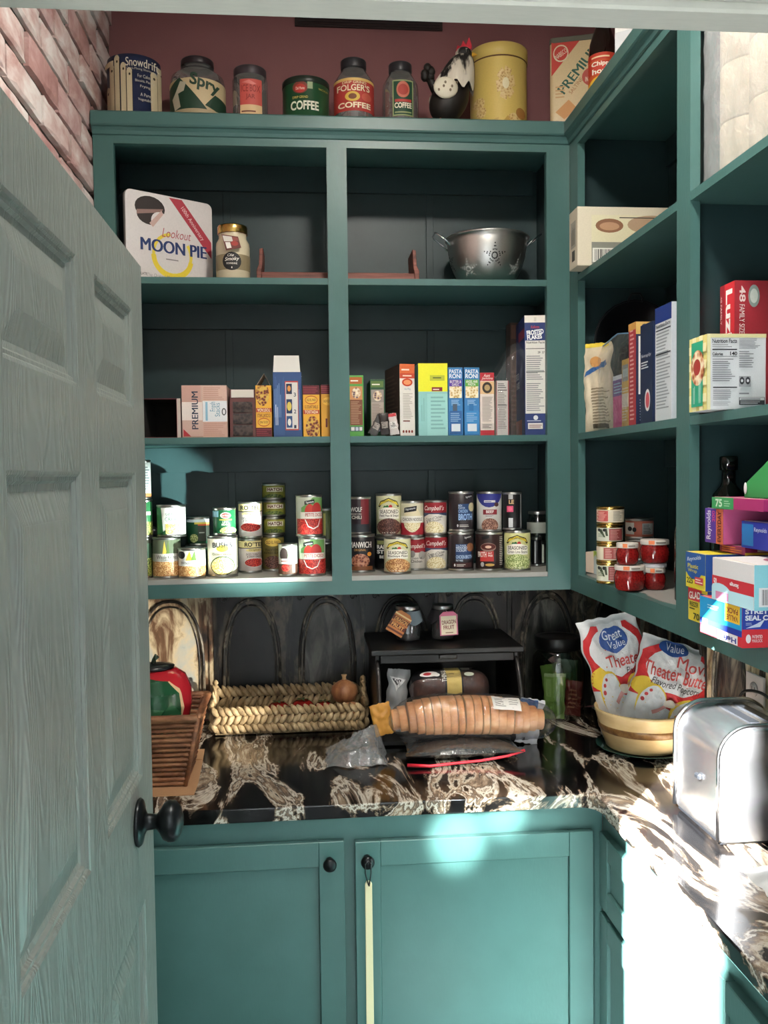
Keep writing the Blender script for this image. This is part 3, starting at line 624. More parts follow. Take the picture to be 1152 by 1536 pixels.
CAM = lambda l1, l2, pic: [R(0, .62, 1, 1, '#8e1c26'), T("Campbell's", .08, .7, .92, .9, '#f0ebe2', bold=.0, shear=.35), Q([(0, .5), (.3, .62), (.7, .62), (1, .56), (1, .66), (0, .66)], '#3a4a66'), T(l1, .15, .44, .85, .54, '#3a3432', 8), T(l2, .2, .36, .8, .44, '#3a3432', 8), E(.1, -.1, .9, .38, pic)]
p = pcan('red and white can of cream of chicken soup half behind the blackeye peas', 606, 640, 805, 856, col='#dcd6cc', items=[R(0, .55, 1, 1, '#8e1c26'), T("Campbell's", .15, .66, .95, .86, '#f0ebe2', bold=.0, shear=.35), E(.25, .38, .5, .62, '#8f8c86'), E(.65, .3, .95, .6, '#a39f98'), T('Cream of', .3, .32, .8, .4, '#3a3432'), T('Chicken', .32, .2, .8, .3, '#3a3432')], ymin=2.47)
pcan('can of chicken noodle soup with a white band and a black tag', 601, 636, 751, on=p, col='#c9c4a8', items=[R(0, 0, 1, .4, '#9c2430'), E(.12, .08, .88, .9, '#ded3ae'), E(.16, .12, .84, .5, SOUP), R(0, .38, 1, .6, '#e9e6da'), T('CHICKEN NOODLE', .1, .44, .92, .54, '#3c3a36'), Q([(.16, .7), (.68, .76), (.7, .92), (.18, .86)], '#17181b'), T('Signature', .22, .78, .64, .86, '#e9e9e9', 6)])
p = pcan('lower can of cream of chicken and mushroom soup, red over white', 637, 672, 802, 856, col='#e0dace', items=CAM('Cream of Chicken', '& Mushroom', SOUP), ymin=2.47)
pcan('upper can of cream of chicken and mushroom soup, red over white', 636, 671, 750, on=p, col='#e0dace', items=CAM('Cream of Chicken', '& Mushroom', SOUP), yaw=-10)
p = pcan('lower dark can of reduced sodium chicken broth', 672, 711, 797, 857, col='#2c2528', items=[R(.3, .28, .9, .72, '#24406a'), E(.72, .5, .98, .75, '#8a5a3c'), T('FULL FLAVOR', .32, .66, .7, .7, '#b9c9dc'), T('REDUCED', .32, .58, .74, .65, '#c9d6e6', bold=.02), T('SODIUM', .32, .5, .7, .57, '#c9d6e6', bold=.02), T('CHICKEN BROTH', .32, .3, .92, .4, '#a9bfda', bold=.02), T('FAT FREE', .32, .22, .58, .27, '#c9d6e6'), R(.2, .05, .9, .18, '#4a2c2c'), E(.24, .07, .3, .15, '#ddd'), LN(.34, .07, .7, .15, '#c9c4bc', 2), Q([(.6, .84), (.9, .9), (.9, .99), (.6, .94)], '#101114'), T('Signature', .64, .88, .88, .95, '#ddd', 8)])
pcan('upper dark can of rich flavor chicken broth', 673, 711, 737, on=p, col='#2c2528', items=[R(.36, .28, .9, .72, '#24406a'), E(.76, .5, 1, .75, '#b9b08a'), T('RICH', .36, .64, .5, .7, '#b9c9dc'), T('FLAVOR', .36, .58, .62, .63, '#b9c9dc'), T('CHICKEN', .36, .47, .72, .56, '#8fb0d8', bold=.02), T('BROTH', .36, .26, .9, .44, '#8fb0d8', bold=.03), E(.3, .07, .36, .15, '#ddd'), LN(.4, .07, .76, .15, '#c9c4bc', 2), Q([(.6, .84), (.9, .9), (.9, .99), (.6, .94)], '#101114'), T('Signature', .64, .88, .88, .95, '#ddd', 8)], yaw=4)
p = pcan('dark brown can of beef broth with a red panel and steaming bowl', 713, 755, 797, 857, col='#30201f', items=[R(.18, .22, .66, .52, '#b3302c'), T('BROTH', .1, .34, .4, .5, '#e9d8cc', bold=.02), T('FAT', .46, .43, .6, .48, '#f2e9df'), T('FREE', .46, .36, .62, .41, '#f2e9df'), E(.2, .5, .74, .76, '#8c7066'), E(.22, .55, .72, .74, '#55201a'), E(.36, .6, .58, .68, '#d9b49c'), E(.2, .06, .32, .2, '#aaa'), E(.36, .08, .68, .16, '#d2a85a'), LN(.86, .1, .97, .95, '#d4d0ca', 16), Q([(.25, .84), (.5, .9), (.5, .99), (.25, .94)], '#101114')])
pcan('white can of beef soup with a blue top arch and a red label', 715, 753, 737, on=p, col='#c6c6c0', items=[E(.02, .62, .98, 1.4, '#2a2f78'), R(.3, .76, .74, .82, '#d9d6d0'), LN(.32, .77, .72, .81, '#2a2f78', 1), R(.26, .42, .8, .56, '#7c1f26'), T('BEEF', .38, .46, .68, .54, '#ece6de', bold=.02), LN(.36, .36, .7, .4, '#5a5550', 2), E(.2, -.1, .85, .32, BEEF), E(.7, .64, .86, .76, '#4a2c28')])
p = pcan('can of seasoned green lima beans with a yellow ribbon', 756, 796, 795, 857, col='#c9c98c', items=mh('14.5 OZ', 'Green Lima Beans', LIMA))
pcan('tall black and silver can with a pink mark at the right of the top row', 754, 783, 738, on=p, col='#131316', items=[R(.28, .02, .5, .3, '#c2c4c6'), R(.28, .86, .5, 1, '#a9abad'), T('LE', .3, .72, .55, .84, '#c8a878', bold=.03), R(.2, .48, .52, .66, '#c8466a'), E(.24, .5, .46, .64, '#d9607c'), R(.88, .0, .93, 1, '#8c8c8c')], yaw=4)
p = pcan('black can in the shade behind the green lima beans', 797, 813, 806, 850, col='#121315', items=[R(.3, .05, .42, .95, '#aeb2b4')], ymin=2.5, ymax=2.58)
pcan('small dark can with a white label at the right end of the shelf', 803, 819, 811, 848, col='#1c1f1e', items=[R(.1, .05, .8, .95, '#b9c2b8'), T('C', .2, .65, .6, .85, '#1c1f1e', bold=.03), LN(.2, .15, .6, .5, '#4c5450', 4)], ymin=2.48, ymax=2.55)
# small glass jar standing on the black can
jt = thing('glass_jar', 'small glass jar with a pale label on top of the black can', 'jar', (p[0]+.004, p[1], p[2]+.001)); b_ = M(); jar_body(b_, .031, .066, .026, .010, GLASSG, 28, .01)
b_.build('jar_glass', jt); l_ = M(); l_.lathe([(.0313, .012), (.0316, .013), (.0316, .042), (.0313, .043)], mat('#8d9188'), 28); l_.build('jar_label', jt); lidm(M(), .028, .0665, .008, TIN).build('jar_lid', jt)

# ------------------------------------------------------------------ shelf 3, boxes
def bxpx(name, label, cat, x0, x1, yt, col, prints, d=.19, yf=2.425, zb=Z3, rz=0, yb=None, h=None, **kw):
    a = at(x0, yt, 'y', yf); b2 = at(x1, yt, 'y', yf); w = b2.x-a.x; hh = h or (a.z+b2.z)/2-zb
    c = Vector(((a.x+b2.x)/2, yf, 0)); off = Matrix.Rotation(rz, 3, 'Z') @ Vector((0, d/2, 0))
    return carton(name, label, cat, (c.x+off.x, c.y+off.y, zb), w/max(math.cos(rz), .5), d, hh, col, prints, rz, **kw)
# opened dark box seen into its end
o = thing('cracker_box', 'opened dark red box lying on its side beside the door, empty end forward', 'box', (0, 0, 0))
a = at(214, 598, 'y', 2.425); b_ = at(265, 598, 'y', 2.425); o.location = (a.x, 2.425, Z3); wv = b_.x-a.x; hv = a.z-Z3
mb = M(); c1 = mat('#7c2a30'); ci = mat('#1a1512', .8)
for (q0, q1, r0, r1) in ((0, wv, 0, .001), (0, wv, hv-.001, hv), (0, .001, 0, hv), (wv-.001, wv, 0, hv)): mb.box(q0, q1, 0, .19, r0, r1, c1)
mb.box(.001, wv-.001, .001, .19, .001, .0018, ci).box(.001, wv-.001, .001, .19, hv-.0018, hv-.001, ci).box(.001, .0018, .001, .19, .001, hv-.001, ci).box(wv-.0018, wv-.001, .001, .19, .001, hv-.001, ci).box(.001, wv-.001, .188, .19, .001, hv-.001, ci)
mb.build('box_shell', o)
mb = M(); mb.add([(wv, 0, 0), (wv+.010, -.004, 0), (wv+.010, -.004, hv), (wv, 0, hv), (wv, .001, 0), (wv+.010, -.003, 0), (wv+.010, -.003, hv), (wv, .001, hv)], [(0, 1, 2, 3), (4, 7, 6, 5), (0, 4, 5, 1), (2, 6, 7, 3), (1, 5, 6, 2), (0, 3, 7, 4)], '#d9ccc2'); mb.build('flap', o)
CRK = food('#c49a80', '#d9b49a', '#e6cbb5', 90)
bxpx('cracker_box', 'saltine cracker box with vertical blue lettering and cracker pictures', 'box', 272, 340, 578, '#c9a99c', {
    'front': [R(0, .68, .42, 1, '#c49b8f'), R(.0, .33, .45, .68, '#e3d6cf'), LN(.46, .70, 1, .98, '#d8b8a6', 6), R(.46, .68, 1, .98, '#d1ae9f'), R(.46, 0, 1, .3, '#c9a394'), LN(.48, .72, .98, .97, '#b98f80', 7), LN(.48, .03, .98, .28, '#b98f80', 7), R(.46, .3, 1, .7, '#e2e4e6'), R(.52, .32, .57, .68, '#8ebbd0'), T('PREMIUM', .22, .16, .36, .88, '#26354a', 90, .03), T('Fresh', .62, .5, .74, .68, '#5f95ac', 90, 0), T('Stacks', .73, .40, .84, .66, '#5f95ac', 90, 0), E(.88, .42, .98, .56, '#3c3f42'), E(.90, .44, .96, .54, '#e2e4e6'), Q([(.03, 0), (.22, 0), (.03, .16)], '#b5343c'), R(.0, 0, .46, .02, '#a88a7c')]}, d=.15)
# open box of dark sleeves
ob = bxpx('snack_box', 'small open box showing rows of dark wrapped bars inside', 'box', 344, 383, 584, '#6a3f3c', {'right': [R(0, 0, 1, 1, '#8a4a44')]}, d=.15, yf=2.43, open_=True)
a = at(344, 600, 'y', 2.428)
mb = M(); q0 = at(346, 584, 'y', 2.428); q1 = at(381, 584, 'y', 2.428); x0, x1 = q0.x+.001, q1.x-.001
tag(mb.box(x0, x1, 2.4265, 2.4285, q0.z-.022, q0.z-.001, mat('#d6cfc4')).build('card_flap'), 'white folded flap across the top of the open snack box', 'flap')
for i in range(3):
    mb = M(); zz = Z3+.0035+i*.031
    mb.grid(lambda u, v: (x0+.004+(x1-x0-.008)*u, 2.4275-.0018*math.sin(PI*v)**.5-.0008*noise.noise(Vector((u*9, v*5, i))), zz+.029*v), 14, 8, food('#120c0b', '#2c1e1a', '#4a3a34', 120), True)
    mb.box(x0+.004, x1-.004, 2.4276, 2.4290, zz, zz+.029, mat('#1f1614'))
    tag(mb.build('snack_bar'), 'dark wrapped bar in the small open box, %s' % ('bottom row', 'middle row', 'top row')[i], 'snack', 'bars in the open box')
TAC = food('#3a1f14', '#8c3a22', '#cfa94a', 150)
def tacoprint(flip):
    it = [R(0, .0 if not flip else .82, 1, .18 if not flip else 1, '#5a1c26'), LN(.02, .02 if not flip else .84, .98, .16 if not flip else .98, '#8c3c44', 4)]
    if not flip: it += [E(.02, .60, .85, 1.06, TAC), R(.02, .48, .98, .56, '#b04a32'), T('TOSTADA', .1, .49, .9, .55, '#f2e6c8', 180), T('12 COUNT SHELLS', .1, .38, .9, .45, '#5a1c26', 180), E(.12, .2, .88, .37, '#b5602c'), E(.16, .22, .84, .35, '#e6b84a'), T('OLD EL PASO', .22, .26, .78, .31, '#5a1c26', 180)]
    else: it += [E(.12, .63, .88, .8, '#b5602c'), E(.16, .65, .84, .78, '#e6b84a'), T('OLD EL PASO', .22, .69, .78, .74, '#5a1c26'), T('12 COUNT SHELLS', .1, .55, .9, .61, '#5a1c26'), R(.02, .44, .98, .52, '#b04a32'), T('TOSTADA', .1, .45, .9, .51, '#f2e6c8'), E(.15, -.04, .98, .40, TAC)]
    return it
q = at(408, 578, 'y', 2.425).x-at(383, 578, 'y', 2.425).x
o = bxpx('taco_shell_box', 'yellow tostada shell box standing upside down with its top torn open to a point', 'box', 383, 407, 578, '#e2a93a', {'front': tacoprint(False)}, d=.13, open_=True)
a = at(384, 578, 'y', 2.423); b_ = at(406, 578, 'y', 2.423); c_ = at(396, 560, 'y', 2.45)
mb = M()
for sx in (0, 1):
    e0 = (a.x, a.z) if sx == 0 else (b_.x, b_.z)
    mb.add([(e0[0], 2.428, e0[1]), (e0[0], 2.54, e0[1]), (c_.x, 2.54, c_.z), (c_.x, 2.45, c_.z), (e0[0]+.0008*(1-2*sx), 2.428, e0[1]-.0008), (e0[0]+.0008*(1-2*sx), 2.54, e0[1]-.0008), (c_.x, 2.54, c_.z-.0012), (c_.x, 2.45, c_.z-.0012)], [(0, 1, 2, 3), (7, 6, 5, 4), (0, 3, 7, 4), (0, 4, 5, 1), (2, 1, 5, 6), (3, 2, 6, 7)], '#8d8578' if sx else '#b8aa94')
tag(mb.build('torn_flap'), 'pair of torn card flaps meeting in a point above the upside down box', 'flap')
x0_ = -.5
q0 = at(408, 558, 'y', 2.425); q1 = at(452, 558, 'y', 2.425); wv = q1.x-q0.x
bxpx('pasta_box', 'tall dark blue patterned carton with its white lid flap raised', 'box', 409, 452, 558, '#34507f', {
    'front': [LN(.05, .02, .4, .98, '#41608f', 14, 1), LN(.05, .3, .3, .85, '#6d8ab8', 5, 1), R(.42, .1, .88, .86, '#c0483c'), R(.44, .12, .86, .84, '#d9d6d0'), R(.46, .66, .66, .82, '#22304a'), E(.5, .70, .62, .79, '#d89048'), R(.46, .36, .66, .58, '#26385c'), E(.48, .4, .64, .54, '#d8c25a'), R(.46, .14, .66, .32, '#31507c'), E(.5, .17, .62, .28, '#e9e6de'), T('3', .72, .62, .8, .68, '#2c3a54'), T('2', .72, .36, .8, .42, '#2c3a54'), T('1', .72, .13, .8, .18, '#2c3a54'), LN(.08, .18, .2, .5, '#c9d4e4', 2, 1), LN(.9, .1, .97, .8, '#7d98c0', 2, 1)]},
    d=.12, flaps=[(-wv/2+.002, wv/2-.004, -.06, .044, .0, '#dcd9d2'), (-wv/2, wv/2, .0585, .01, .004, '#c9c4ba')])
q = at(455, 580, 'y', 2.425)
bxpx('taco_shell_box', 'yellow tostada shell box standing upright beside the tall blue carton', 'box', 454, 479, 578, '#e2a93a', {'front': tacoprint(True)}, d=.13)
bxpx('taco_shell_box', 'second upright yellow shell box tucked behind the middle post', 'box', 481, 503, 577, '#d19a34', {'front': [R(0, .82, 1, 1, '#5a1c26'), LN(0, .84, .9, .98, '#8c3c44', 4), E(.1, .6, .9, .76, '#e6b84a'), T('OLD EL PASO', .15, .66, .85, .71, '#5a1c26'), LN(.3, .1, .5, .5, '#5a1c26', 1)]}, d=.13, yf=2.432)
# right bay
def ricebox(label, x0, x1, yt, c, c2, yf=2.425, dark=1):
    return bxpx('rice_mix_box', label, 'box', x0, x1, yt, c, {'front': [R(.06, .86, .9, .97, c2), LN(.12, .89, .84, .94, '#efe8d8', 1), R(.06, .60, .92, .82, '#c98a5a' if dark else '#9a8f88'), E(.2, .62, .8, .80, food('#3c2a5a', '#c9a884', '#e8dcc8', 120)), R(.06, .18, .92, .60, '#7a4a35' if dark else '#b5a59b'), LN(.12, .2, .86, .58, '#a98468' if dark else '#8f8078', 14), R(.06, .08, .92, .16, '#33485c'), R(.12, .09, .36, .15, '#e8e6e0'), R(.42, .09, .62, .15, '#c9d2dc'), R(.68, .09, .88, .15, '#e8e6e0')]}, d=.14, yf=yf)
ricebox('narrow bright green rice box beside the middle post', 523, 545, 563, '#5aa04a', '#b5622c')
ricebox('darker green rice box standing a little behind the bright green one', 555, 577, 569, '#31583c', '#5f7a3c', 2.45, 0)
bxpx('cracker_box', 'orange and white carton with a red topping picture and small print', 'box', 599, 622, 546, '#e8e4dc', {'front': [R(0, .87, 1, 1, '#d66a3a'), LN(.12, .9, .88, .95, '#f3e2cf', 1), R(0, .80, 1, .87, '#c24a2e'), LN(.2, .82, .8, .86, '#f3e2cf', 1), E(.15, .69, .85, .80, '#c9431f'), E(.25, .71, .75, .78, '#e89a6a'), T('the Way', .3, .63, .72, .67, '#7f9bb5'), LN(.2, .24, .86, .6, '#b9b1a8', 16), LN(.2, .19, .84, .23, '#7a3a28', 1), E(.15, .04, .28, .08, '#8c3c2c'), E(.34, .04, .47, .08, '#8c3c2c'), E(.53, .04, .66, .08, '#8c3c2c'), E(.72, .04, .85, .08, '#8c3c2c')],
    'left': [R(0, 0, 1, 1, '#4c3c35'), LN(.1, .1, .9, .9, '#6a564c', 14)]}, d=.16, rz=math.radians(9))
bxpx('cornmeal_box', 'wider carton, lemon yellow above and pale teal below', 'box', 627, 671, 545, '#8fc4c0', {'front': [R(0, .61, 1, 1, '#e8e632'), LN(.4, .78, .9, .83, '#8a9a3c', 1), R(.4, .76, .9, .835, '#b9bf3a'), LN(.5, .785, .86, .82, '#4a5a2c', 1), R(.46, .615, .82, .67, '#8c2c34'), LN(.5, .625, .78, .66, '#e9dccc', 1), R(.3, 0, 1, .58, '#9ccfca'), LN(.42, .08, .92, .56, '#7fb0ac', 9), LN(.1, .2, .24, .56, '#7fb0ac', 2, 1)]}, d=.15)
def pasta(label, x0, x1, c2, c3, top, yt=551):
    return bxpx('pasta_mix_box', label, 'box', x0, x1, yt, '#3c7fb8', {'front': [T('PASTA', .08, .91, .94, .97, '#eef2f4', bold=.02), T('RONI', .08, .84, .9, .905, '#eef2f4', bold=.02), R(.06, .72, .94, .82, c2), T(top[0], .12, .77, .88, .81, '#efe9e2'), T(top[1], .25, .73, .75, .765, '#efe9e2'), R(.08, .55, .92, .72, food('#b58e4a', '#e0cd98', '#f0e8cc', 150)), LN(.2, .44, .85, .53, '#9fc4de', 4), R(.08, .02, .92, .36, c3), LN(.14, .2, .86, .34, '#8fb4d4', 5), R(.2, .06, .8, .17, '#dce4ea'), R(.3, .36, .6, .46, '#4c5c6c' if c3 == '#31629c' else '#2c6fa8')]}, d=.14)
pasta('blue pasta box with a purple band, left of a pair', 672, 694, '#5a3c9a', '#31629c', ('BUTTER &', 'GARLIC'))
pasta('blue pasta box with a green band, right of a pair', 696, 719, '#62a844', '#3a86c0', ('ANGEL HAIR', 'PASTA'))
bxpx('pancake_mix_box', 'red topped white carton with a round dark picture and small print', 'box', 720, 741, 559, '#e4d9d0', {'front': [R(0, .87, 1, 1, '#b52c38'), T('Aunt', .25, .93, .72, .98, '#f3e9e2', shear=.2), T('Jemima', .1, .88, .9, .93, '#f3e9e2', shear=.2), R(0, .66, 1, .86, '#dcb98a'), E(.15, .67, .85, .85, '#3c342c'), E(.3, .71, .7, .81, '#b59a6a'), LN(.14, .22, .9, .62, '#a39a92', 18), R(.06, .1, .94, .19, '#cfc8c0'), LN(.15, .11, .9, .18, '#6d6660', 3), R(0, 0, 1, .08, '#b52c38')]}, d=.14)
bxpx('pudding_box', 'white carton with red edges and a nutrition table, inside the plastic bag', 'box', 744, 763, 571, '#d8d2cc', {'front': [R(0, 0, .06, 1, '#b54a50'), R(.92, 0, 1, 1, '#b54a50'), LN(.14, .86, .85, .96, '#5a5654', 3), R(.12, .82, .86, .835, '#3a3838'), LN(.14, .12, .85, .8, '#9b9692', 22), R(.12, .55, .86, .56, '#3a3838')]}, d=.13, yf=2.44)
CFX = {'front': [R(0, .94, 1, 1, '#e6e2d8'), R(.44, .95, .56, .985, '#d4cfc4'), T('Kelloggs', .3, .885, .7, .915, '#c23a50', shear=.2), T('FROSTED', .1, .84, .9, .88, '#eef0f2', 6, .04), T('FLAKES', .12, .80, .82, .84, '#eef0f2', 6, .04), R(.03, .18, .97, .79, '#dcdad4'), T('Nutrition Facts', .08, .765, .94, .785, '#2a2c34'), R(.06, .72, .94, .725, '#1c1e24'), T('39  37', .62, .68, .94, .7, '#1c1e24'), LN(.08, .46, .94, .67, '#8b8d90', 12), R(.06, .525, .94, .53, '#1c1e24'), LN(.08, .2, .94, .44, '#8b8d90', 14), E(.4, .125, .62, .165, '#dfe3e8'), R(.14, .05, .84, .1, '#d9d6d0'), LN(.2, .06, .8, .09, '#8c5a5a', 2), LN(.1, .11, .9, .13, '#a8b0cc', 1)],
       'left': [R(0, .0, 1, 1, '#23346c'), R(.3, .82, 1, .9, '#8c2f4a'), T('FROSTED', .0, .5, .34, .56, '#d9dce4', 0, .03), T('FLAKES', .05, .42, .4, .48, '#d9dce4', 0, .03), R(0, .0, .7, .14, '#a8523a')]}
bxpx('cereal_box', 'tall dark blue cereal box with a white nutrition panel at the right end', 'box', 787, 818, 473, '#26386f', CFX, d=.17, rz=math.radians(-6), yf=2.43)
bxpx('cereal_box', 'dark brown cereal box standing behind the tall blue one', 'box', 765, 783, 484, '#4a3830', {'front': [R(.1, .86, .9, .98, '#6a4a3c'), R(.5, .7, 1, .9, '#8c2f3c'), LN(.1, .1, .9, .6, '#5c483e', 12)]}, d=.055, yf=2.612)
# torn packets in front of the rice boxes
def pillow(mb, w, h, t, m, seed=0, wr=.004, nu=28, nv=32, crimp=.05, X=None, flat=2.6):
    def fn(u, v, s):
        a = abs(2*u-1); b2 = min(1, abs(2*v-1)/(1-crimp)) if crimp else abs(2*v-1)
        p_ = max(0, 1-a**flat)**.6*max(0, 1-b2**flat)**.6
        nz = noise.noise(Vector((u*5+seed, v*6, s*3)))+.6*noise.noise(Vector((u*13+seed, v*15, s*5)))
        wx = wr*1.3*noise.noise(Vector((v*6, seed, 2)))
        nar = 1-.06*math.sin(PI*v)
        return Vector(((u-.5)*w*nar+wx*(2*u-1), -s*(t/2*p_+wr*nz*(.25+p_)), v*h+wr*noise.noise(Vector((u*7, seed, 9)))))
    mb.grid(lambda u, v: fn(u, v, 1), nu, nv, m, True, X); mb.grid(lambda u, v: fn(u, v, -1), nu, nv, m, True, X)
    def mp(u, v, l):
        e = fn(u, v, 1)+Vector((0, -l*4-.0006, 0)); return tuple(X @ e) if X is not None else e
    return mp
for i, (x0, x1, yt, c, rr_, lb) in enumerate(((556, 572, 618, '#4b4a48', .5, 'leaning grey torn seasoning packet in front of the dark green box'), (570, 583, 622, '#2a2422', -.1, 'black seasoning packet between the leaning packets'), (582, 597, 620, '#d2c9c4', -.15, 'pale seasoning packet with a red top lying against the carton'))):
    mb = M(); a = at((x0+x1)/2, yt, 'y', 2.418); w_ = .026; h_ = .058
    X = Matrix.Rotation(rr_, 4, 'Y'); mp = pillow(mb, w_, h_, .008, mat(c, .3), i*3, .0018, 12, 14, .1, X)
    decals(mb, mp, w_, h_, [R(.15, .3, .85, .6, '#9b938c' if i != 2 else '#e6e2de'), LN(.2, .35, .8, .58, '#3c3836', 4)]+([R(.05, .85, .95, 1, '#b8343a')] if i == 2 else []), step=.006)
    tag(mb.build('seasoning_packet', loc=(a.x+(-.012, .002, .004)[i], 2.413-.006*(i == 1), Z3+.003)), lb, 'packet')
# clear bag slumped over the cereal
mb = M(); a = at(740, 650, 'y', 2.45); b_ = at(786, 650, 'y', 2.45)
mb = M(); q0 = at(742, 512, 'y', 2.44); q1 = at(787, 512, 'y', 2.44)
def bagf(u, v):
    top = 1-.35*(1-u)**2.2; x = q0.x+(q1.x-q0.x-.004)*u
    z = Z3+.002+(q0.z-Z3)*top*v; y = 2.4275-.006*math.sin(PI*u)*math.sin(PI*v)+.003*noise.noise(Vector((u*8, v*10, 3)))+(.05*max(0, v-.9)/.1)
    return (x, y, z)
mb.grid(bagf, 30, 40, BAG)
tag(mb.build('plastic_bag'), 'clear wrinkled plastic bag over the cartons beside the tall blue cereal box', 'bag')

# ------------------------------------------------------------------ shelf 2
th = math.radians(33); a = at(189, 360, 'y', 2.435); w_ = .252; h_ = .238; d_ = .05
root = thing('biscuit_tin', 'square white hinged tin with a bitten chocolate pie picture, turned to the right', 'tin', (a.x+math.cos(th)*w_/2-math.sin(th)*d_/2, 2.435+math.sin(th)*w_/2+math.cos(th)*d_/2, Z2), th)
def rrect(w, h, r, n=6):
    pts = []
    for cx, cy, a0 in ((w/2-r, r, -90), (w/2-r, h-r, 0), (-w/2+r, h-r, 90), (-w/2+r, r, 180)):
        for i in range(n+1):
            t_ = math.radians(a0+90*i/n); pts.append((cx+r*math.cos(t_), cy+r*math.sin(t_)))
    return pts
M().prism(rrect(w_, h_, .016), -d_/2+.012, d_/2, mat('#2a2c30', .35), 'y').build('tin_base', root, bev=.002, seg=2)
mb = M(); mb.prism(rrect(w_+.002, h_+.001, .017), -d_/2-.001, -d_/2+.014, mat('#dcd6d4', .4), 'y')
mp, ww = face_map(w_, d_+.0022, h_, 'front')
arc = lambda a0, a1, R0_, R1_, cu=.52, cv=.34, n=24: [(cu+R0_*math.cos(math.radians(a0+(a1-a0)*i/n)), cv+R0_*1.05*math.sin(math.radians(a0+(a1-a0)*i/n))) for i in range(n+1)]+[(cu+R1_*math.cos(math.radians(a1+(a0-a1)*i/n)), cv+R1_*1.05*math.sin(math.radians(a1+(a0-a1)*i/n))) for i in range(n+1)]
decals(mb, mp, ww, h_, [Q(arc(95, 395, .235, .20), '#e8d24a'), Q(arc(180, 350, .245, .19, cv=.32), '#e8cf3c'), Q([(.49, .985), (.64, .985), (.985, .55), (.985, .36)], '#b23a48'), T('100th Anniversary', .56, .70, .96, .76, '#ead0d0', -52, 0), E(.10, .70, .44, .96, '#2d2422'), E(.12, .64, .42, .86, '#2d2422'), Q([(.12, .74), (.40, .80), (.42, .84), (.12, .79)], '#8d6f68'), E(.28, .60, .48, .80, '#dcd6d4'), Q([(.26, .66), (.30, .62), (.42, .78), (.40, .82)], '#c9a89e'), T('Lookout', .40, .53, .74, .63, '#b2525c', 0, -.004, .3), T('MOON PIE', .16, .35, .92, .49, '#24386a', 0, .07), LN(.44, .27, .60, .30, '#8f8a8a', 1), T('The Original Marshmallow Sandwich', .22, .05, .84, .10, '#8f8688', 0, -.01, .2), T('CHOCOLATE', .0+.03, .07, .22, .10, '#55504e')])
mb.build('tin_lid', root, bev=.002, seg=2)
# mason jar with hang tag
a = at(349.5, 400, 'y', 2.47)
jt = thing('mason_jar', 'cream filled glass jar with a gold lid, round black emblem and a hang tag', 'jar', (a.x, 2.475, Z2)); r_ = .0455; h_ = .122
b_ = M(); b_.lathe([(.0001, .001), (r_*.9, .001), (r_, .008), (r_, h_-.03), (r_*.97, h_-.018), (r_*.82, h_-.006), (r_*.82, h_+.012)], mat('#cfc3a6', .18), 36)
f_ = lambda u, v, l: ((r_+l)*math.sin((u-.5)*PI), -(r_+l)*math.cos((u-.5)*PI), v*h_)
decals(b_, f_, PI*r_, h_, [R(0, .22, 1, .56, '#8d7f62'), E(.32, .2, .68, .60, '#17181a'), T('Ole', .42, .5, .54, .56, '#e6e2d8', 0, 0, .3), T('Smoky', .37, .39, .64, .49, '#e6e2d8', 4, .02, .3), T('MOONSHINE', .40, .33, .60, .37, '#e6e2d8'), E(.49, .24, .51, .28, '#e6e2d8')], .005, .0004); b_.build('jar_body', jt)
lidm(M(), r_*.88, h_+.006, .022, GOLD).build('jar_lid', jt)
mb = M(); mb.add([(-.026, -r_-.004, .118), (.018, -r_-.004, .112), (.026, -r_-.010, .082), (-.014, -r_-.010, .074), (-.026, -r_-.003, .118), (.018, -r_-.003, .112), (.026, -r_-.009, .082), (-.014, -r_-.009, .074)], [(0, 3, 2, 1), (4, 5, 6, 7), (0, 1, 5, 4), (1, 2, 6, 5), (2, 3, 7, 6), (3, 0, 4, 7)], '#6a3832')
tf = lambda u, v, l: tuple(Vector((-.014, -r_-.010, .074)).lerp(Vector((.026, -r_-.010, .082)), u).lerp(Vector((-.026, -r_-.004, .118)).lerp(Vector((.018, -r_-.004, .112)), u), v)+Vector((0, -l-.0003, 0)))
decals(mb, tf, .042, .042, [R(.05, .55, .6, .92, '#ccc6c0'), R(.1, .1, .4, .5, '#e2dcd6'), E(.45, .2, .9, .6, '#a03a34'), R(.62, .6, .95, .9, '#8c4c44')]); mb.build('hang_tag', jt)
M().tube([(r_*.86*math.cos(q*.4), r_*.86*math.sin(q*.4), .1285) for q in range(17)], .0012, '#6a3832', 5).build('tag_string', jt)
# wooden rack lying along the shelf behind the middle post
WOOD = noisemat('red_brown_wood', [(.35, '#4f2a22'), (.55, '#7a4438'), (.75, '#9a6152')], (4, 60, 60), 6, .5, bump=.3)
a = at(392, 412, 'y', 2.47); b_ = at(622, 412, 'y', 2.47)
rk = thing('wooden_rack', 'low red-brown wooden rack with raised ends passing behind the middle post', 'rack', ((a.x+b_.x)/2, 2.52, Z2)); hw = (b_.x-a.x)/2
M().box(-hw, hw, -.05, -.038, .0, .030, WOOD).build('rail', rk, bev=.002)
M().box(-hw, hw, .038, .05, .0, .030, WOOD).build('rail', rk, bev=.002)
M().box(-hw+.01, hw-.01, -.038, .038, .002, .008, WOOD).build('tray_bottom', rk)
for s_ in (-1, 1):
    e = M(); e.prism([(s_*hw, .0), (s_*(hw+.012), .0), (s_*(hw+.013), .035), (s_*(hw+.006), .05), (s_*(hw+.004), .092), (s_*(hw-.006), .094), (s_*(hw-.004), .045), (s_*hw, .03)], -.052, .052, WOOD, 'y'); e.build('end_board', rk, bev=.0015)
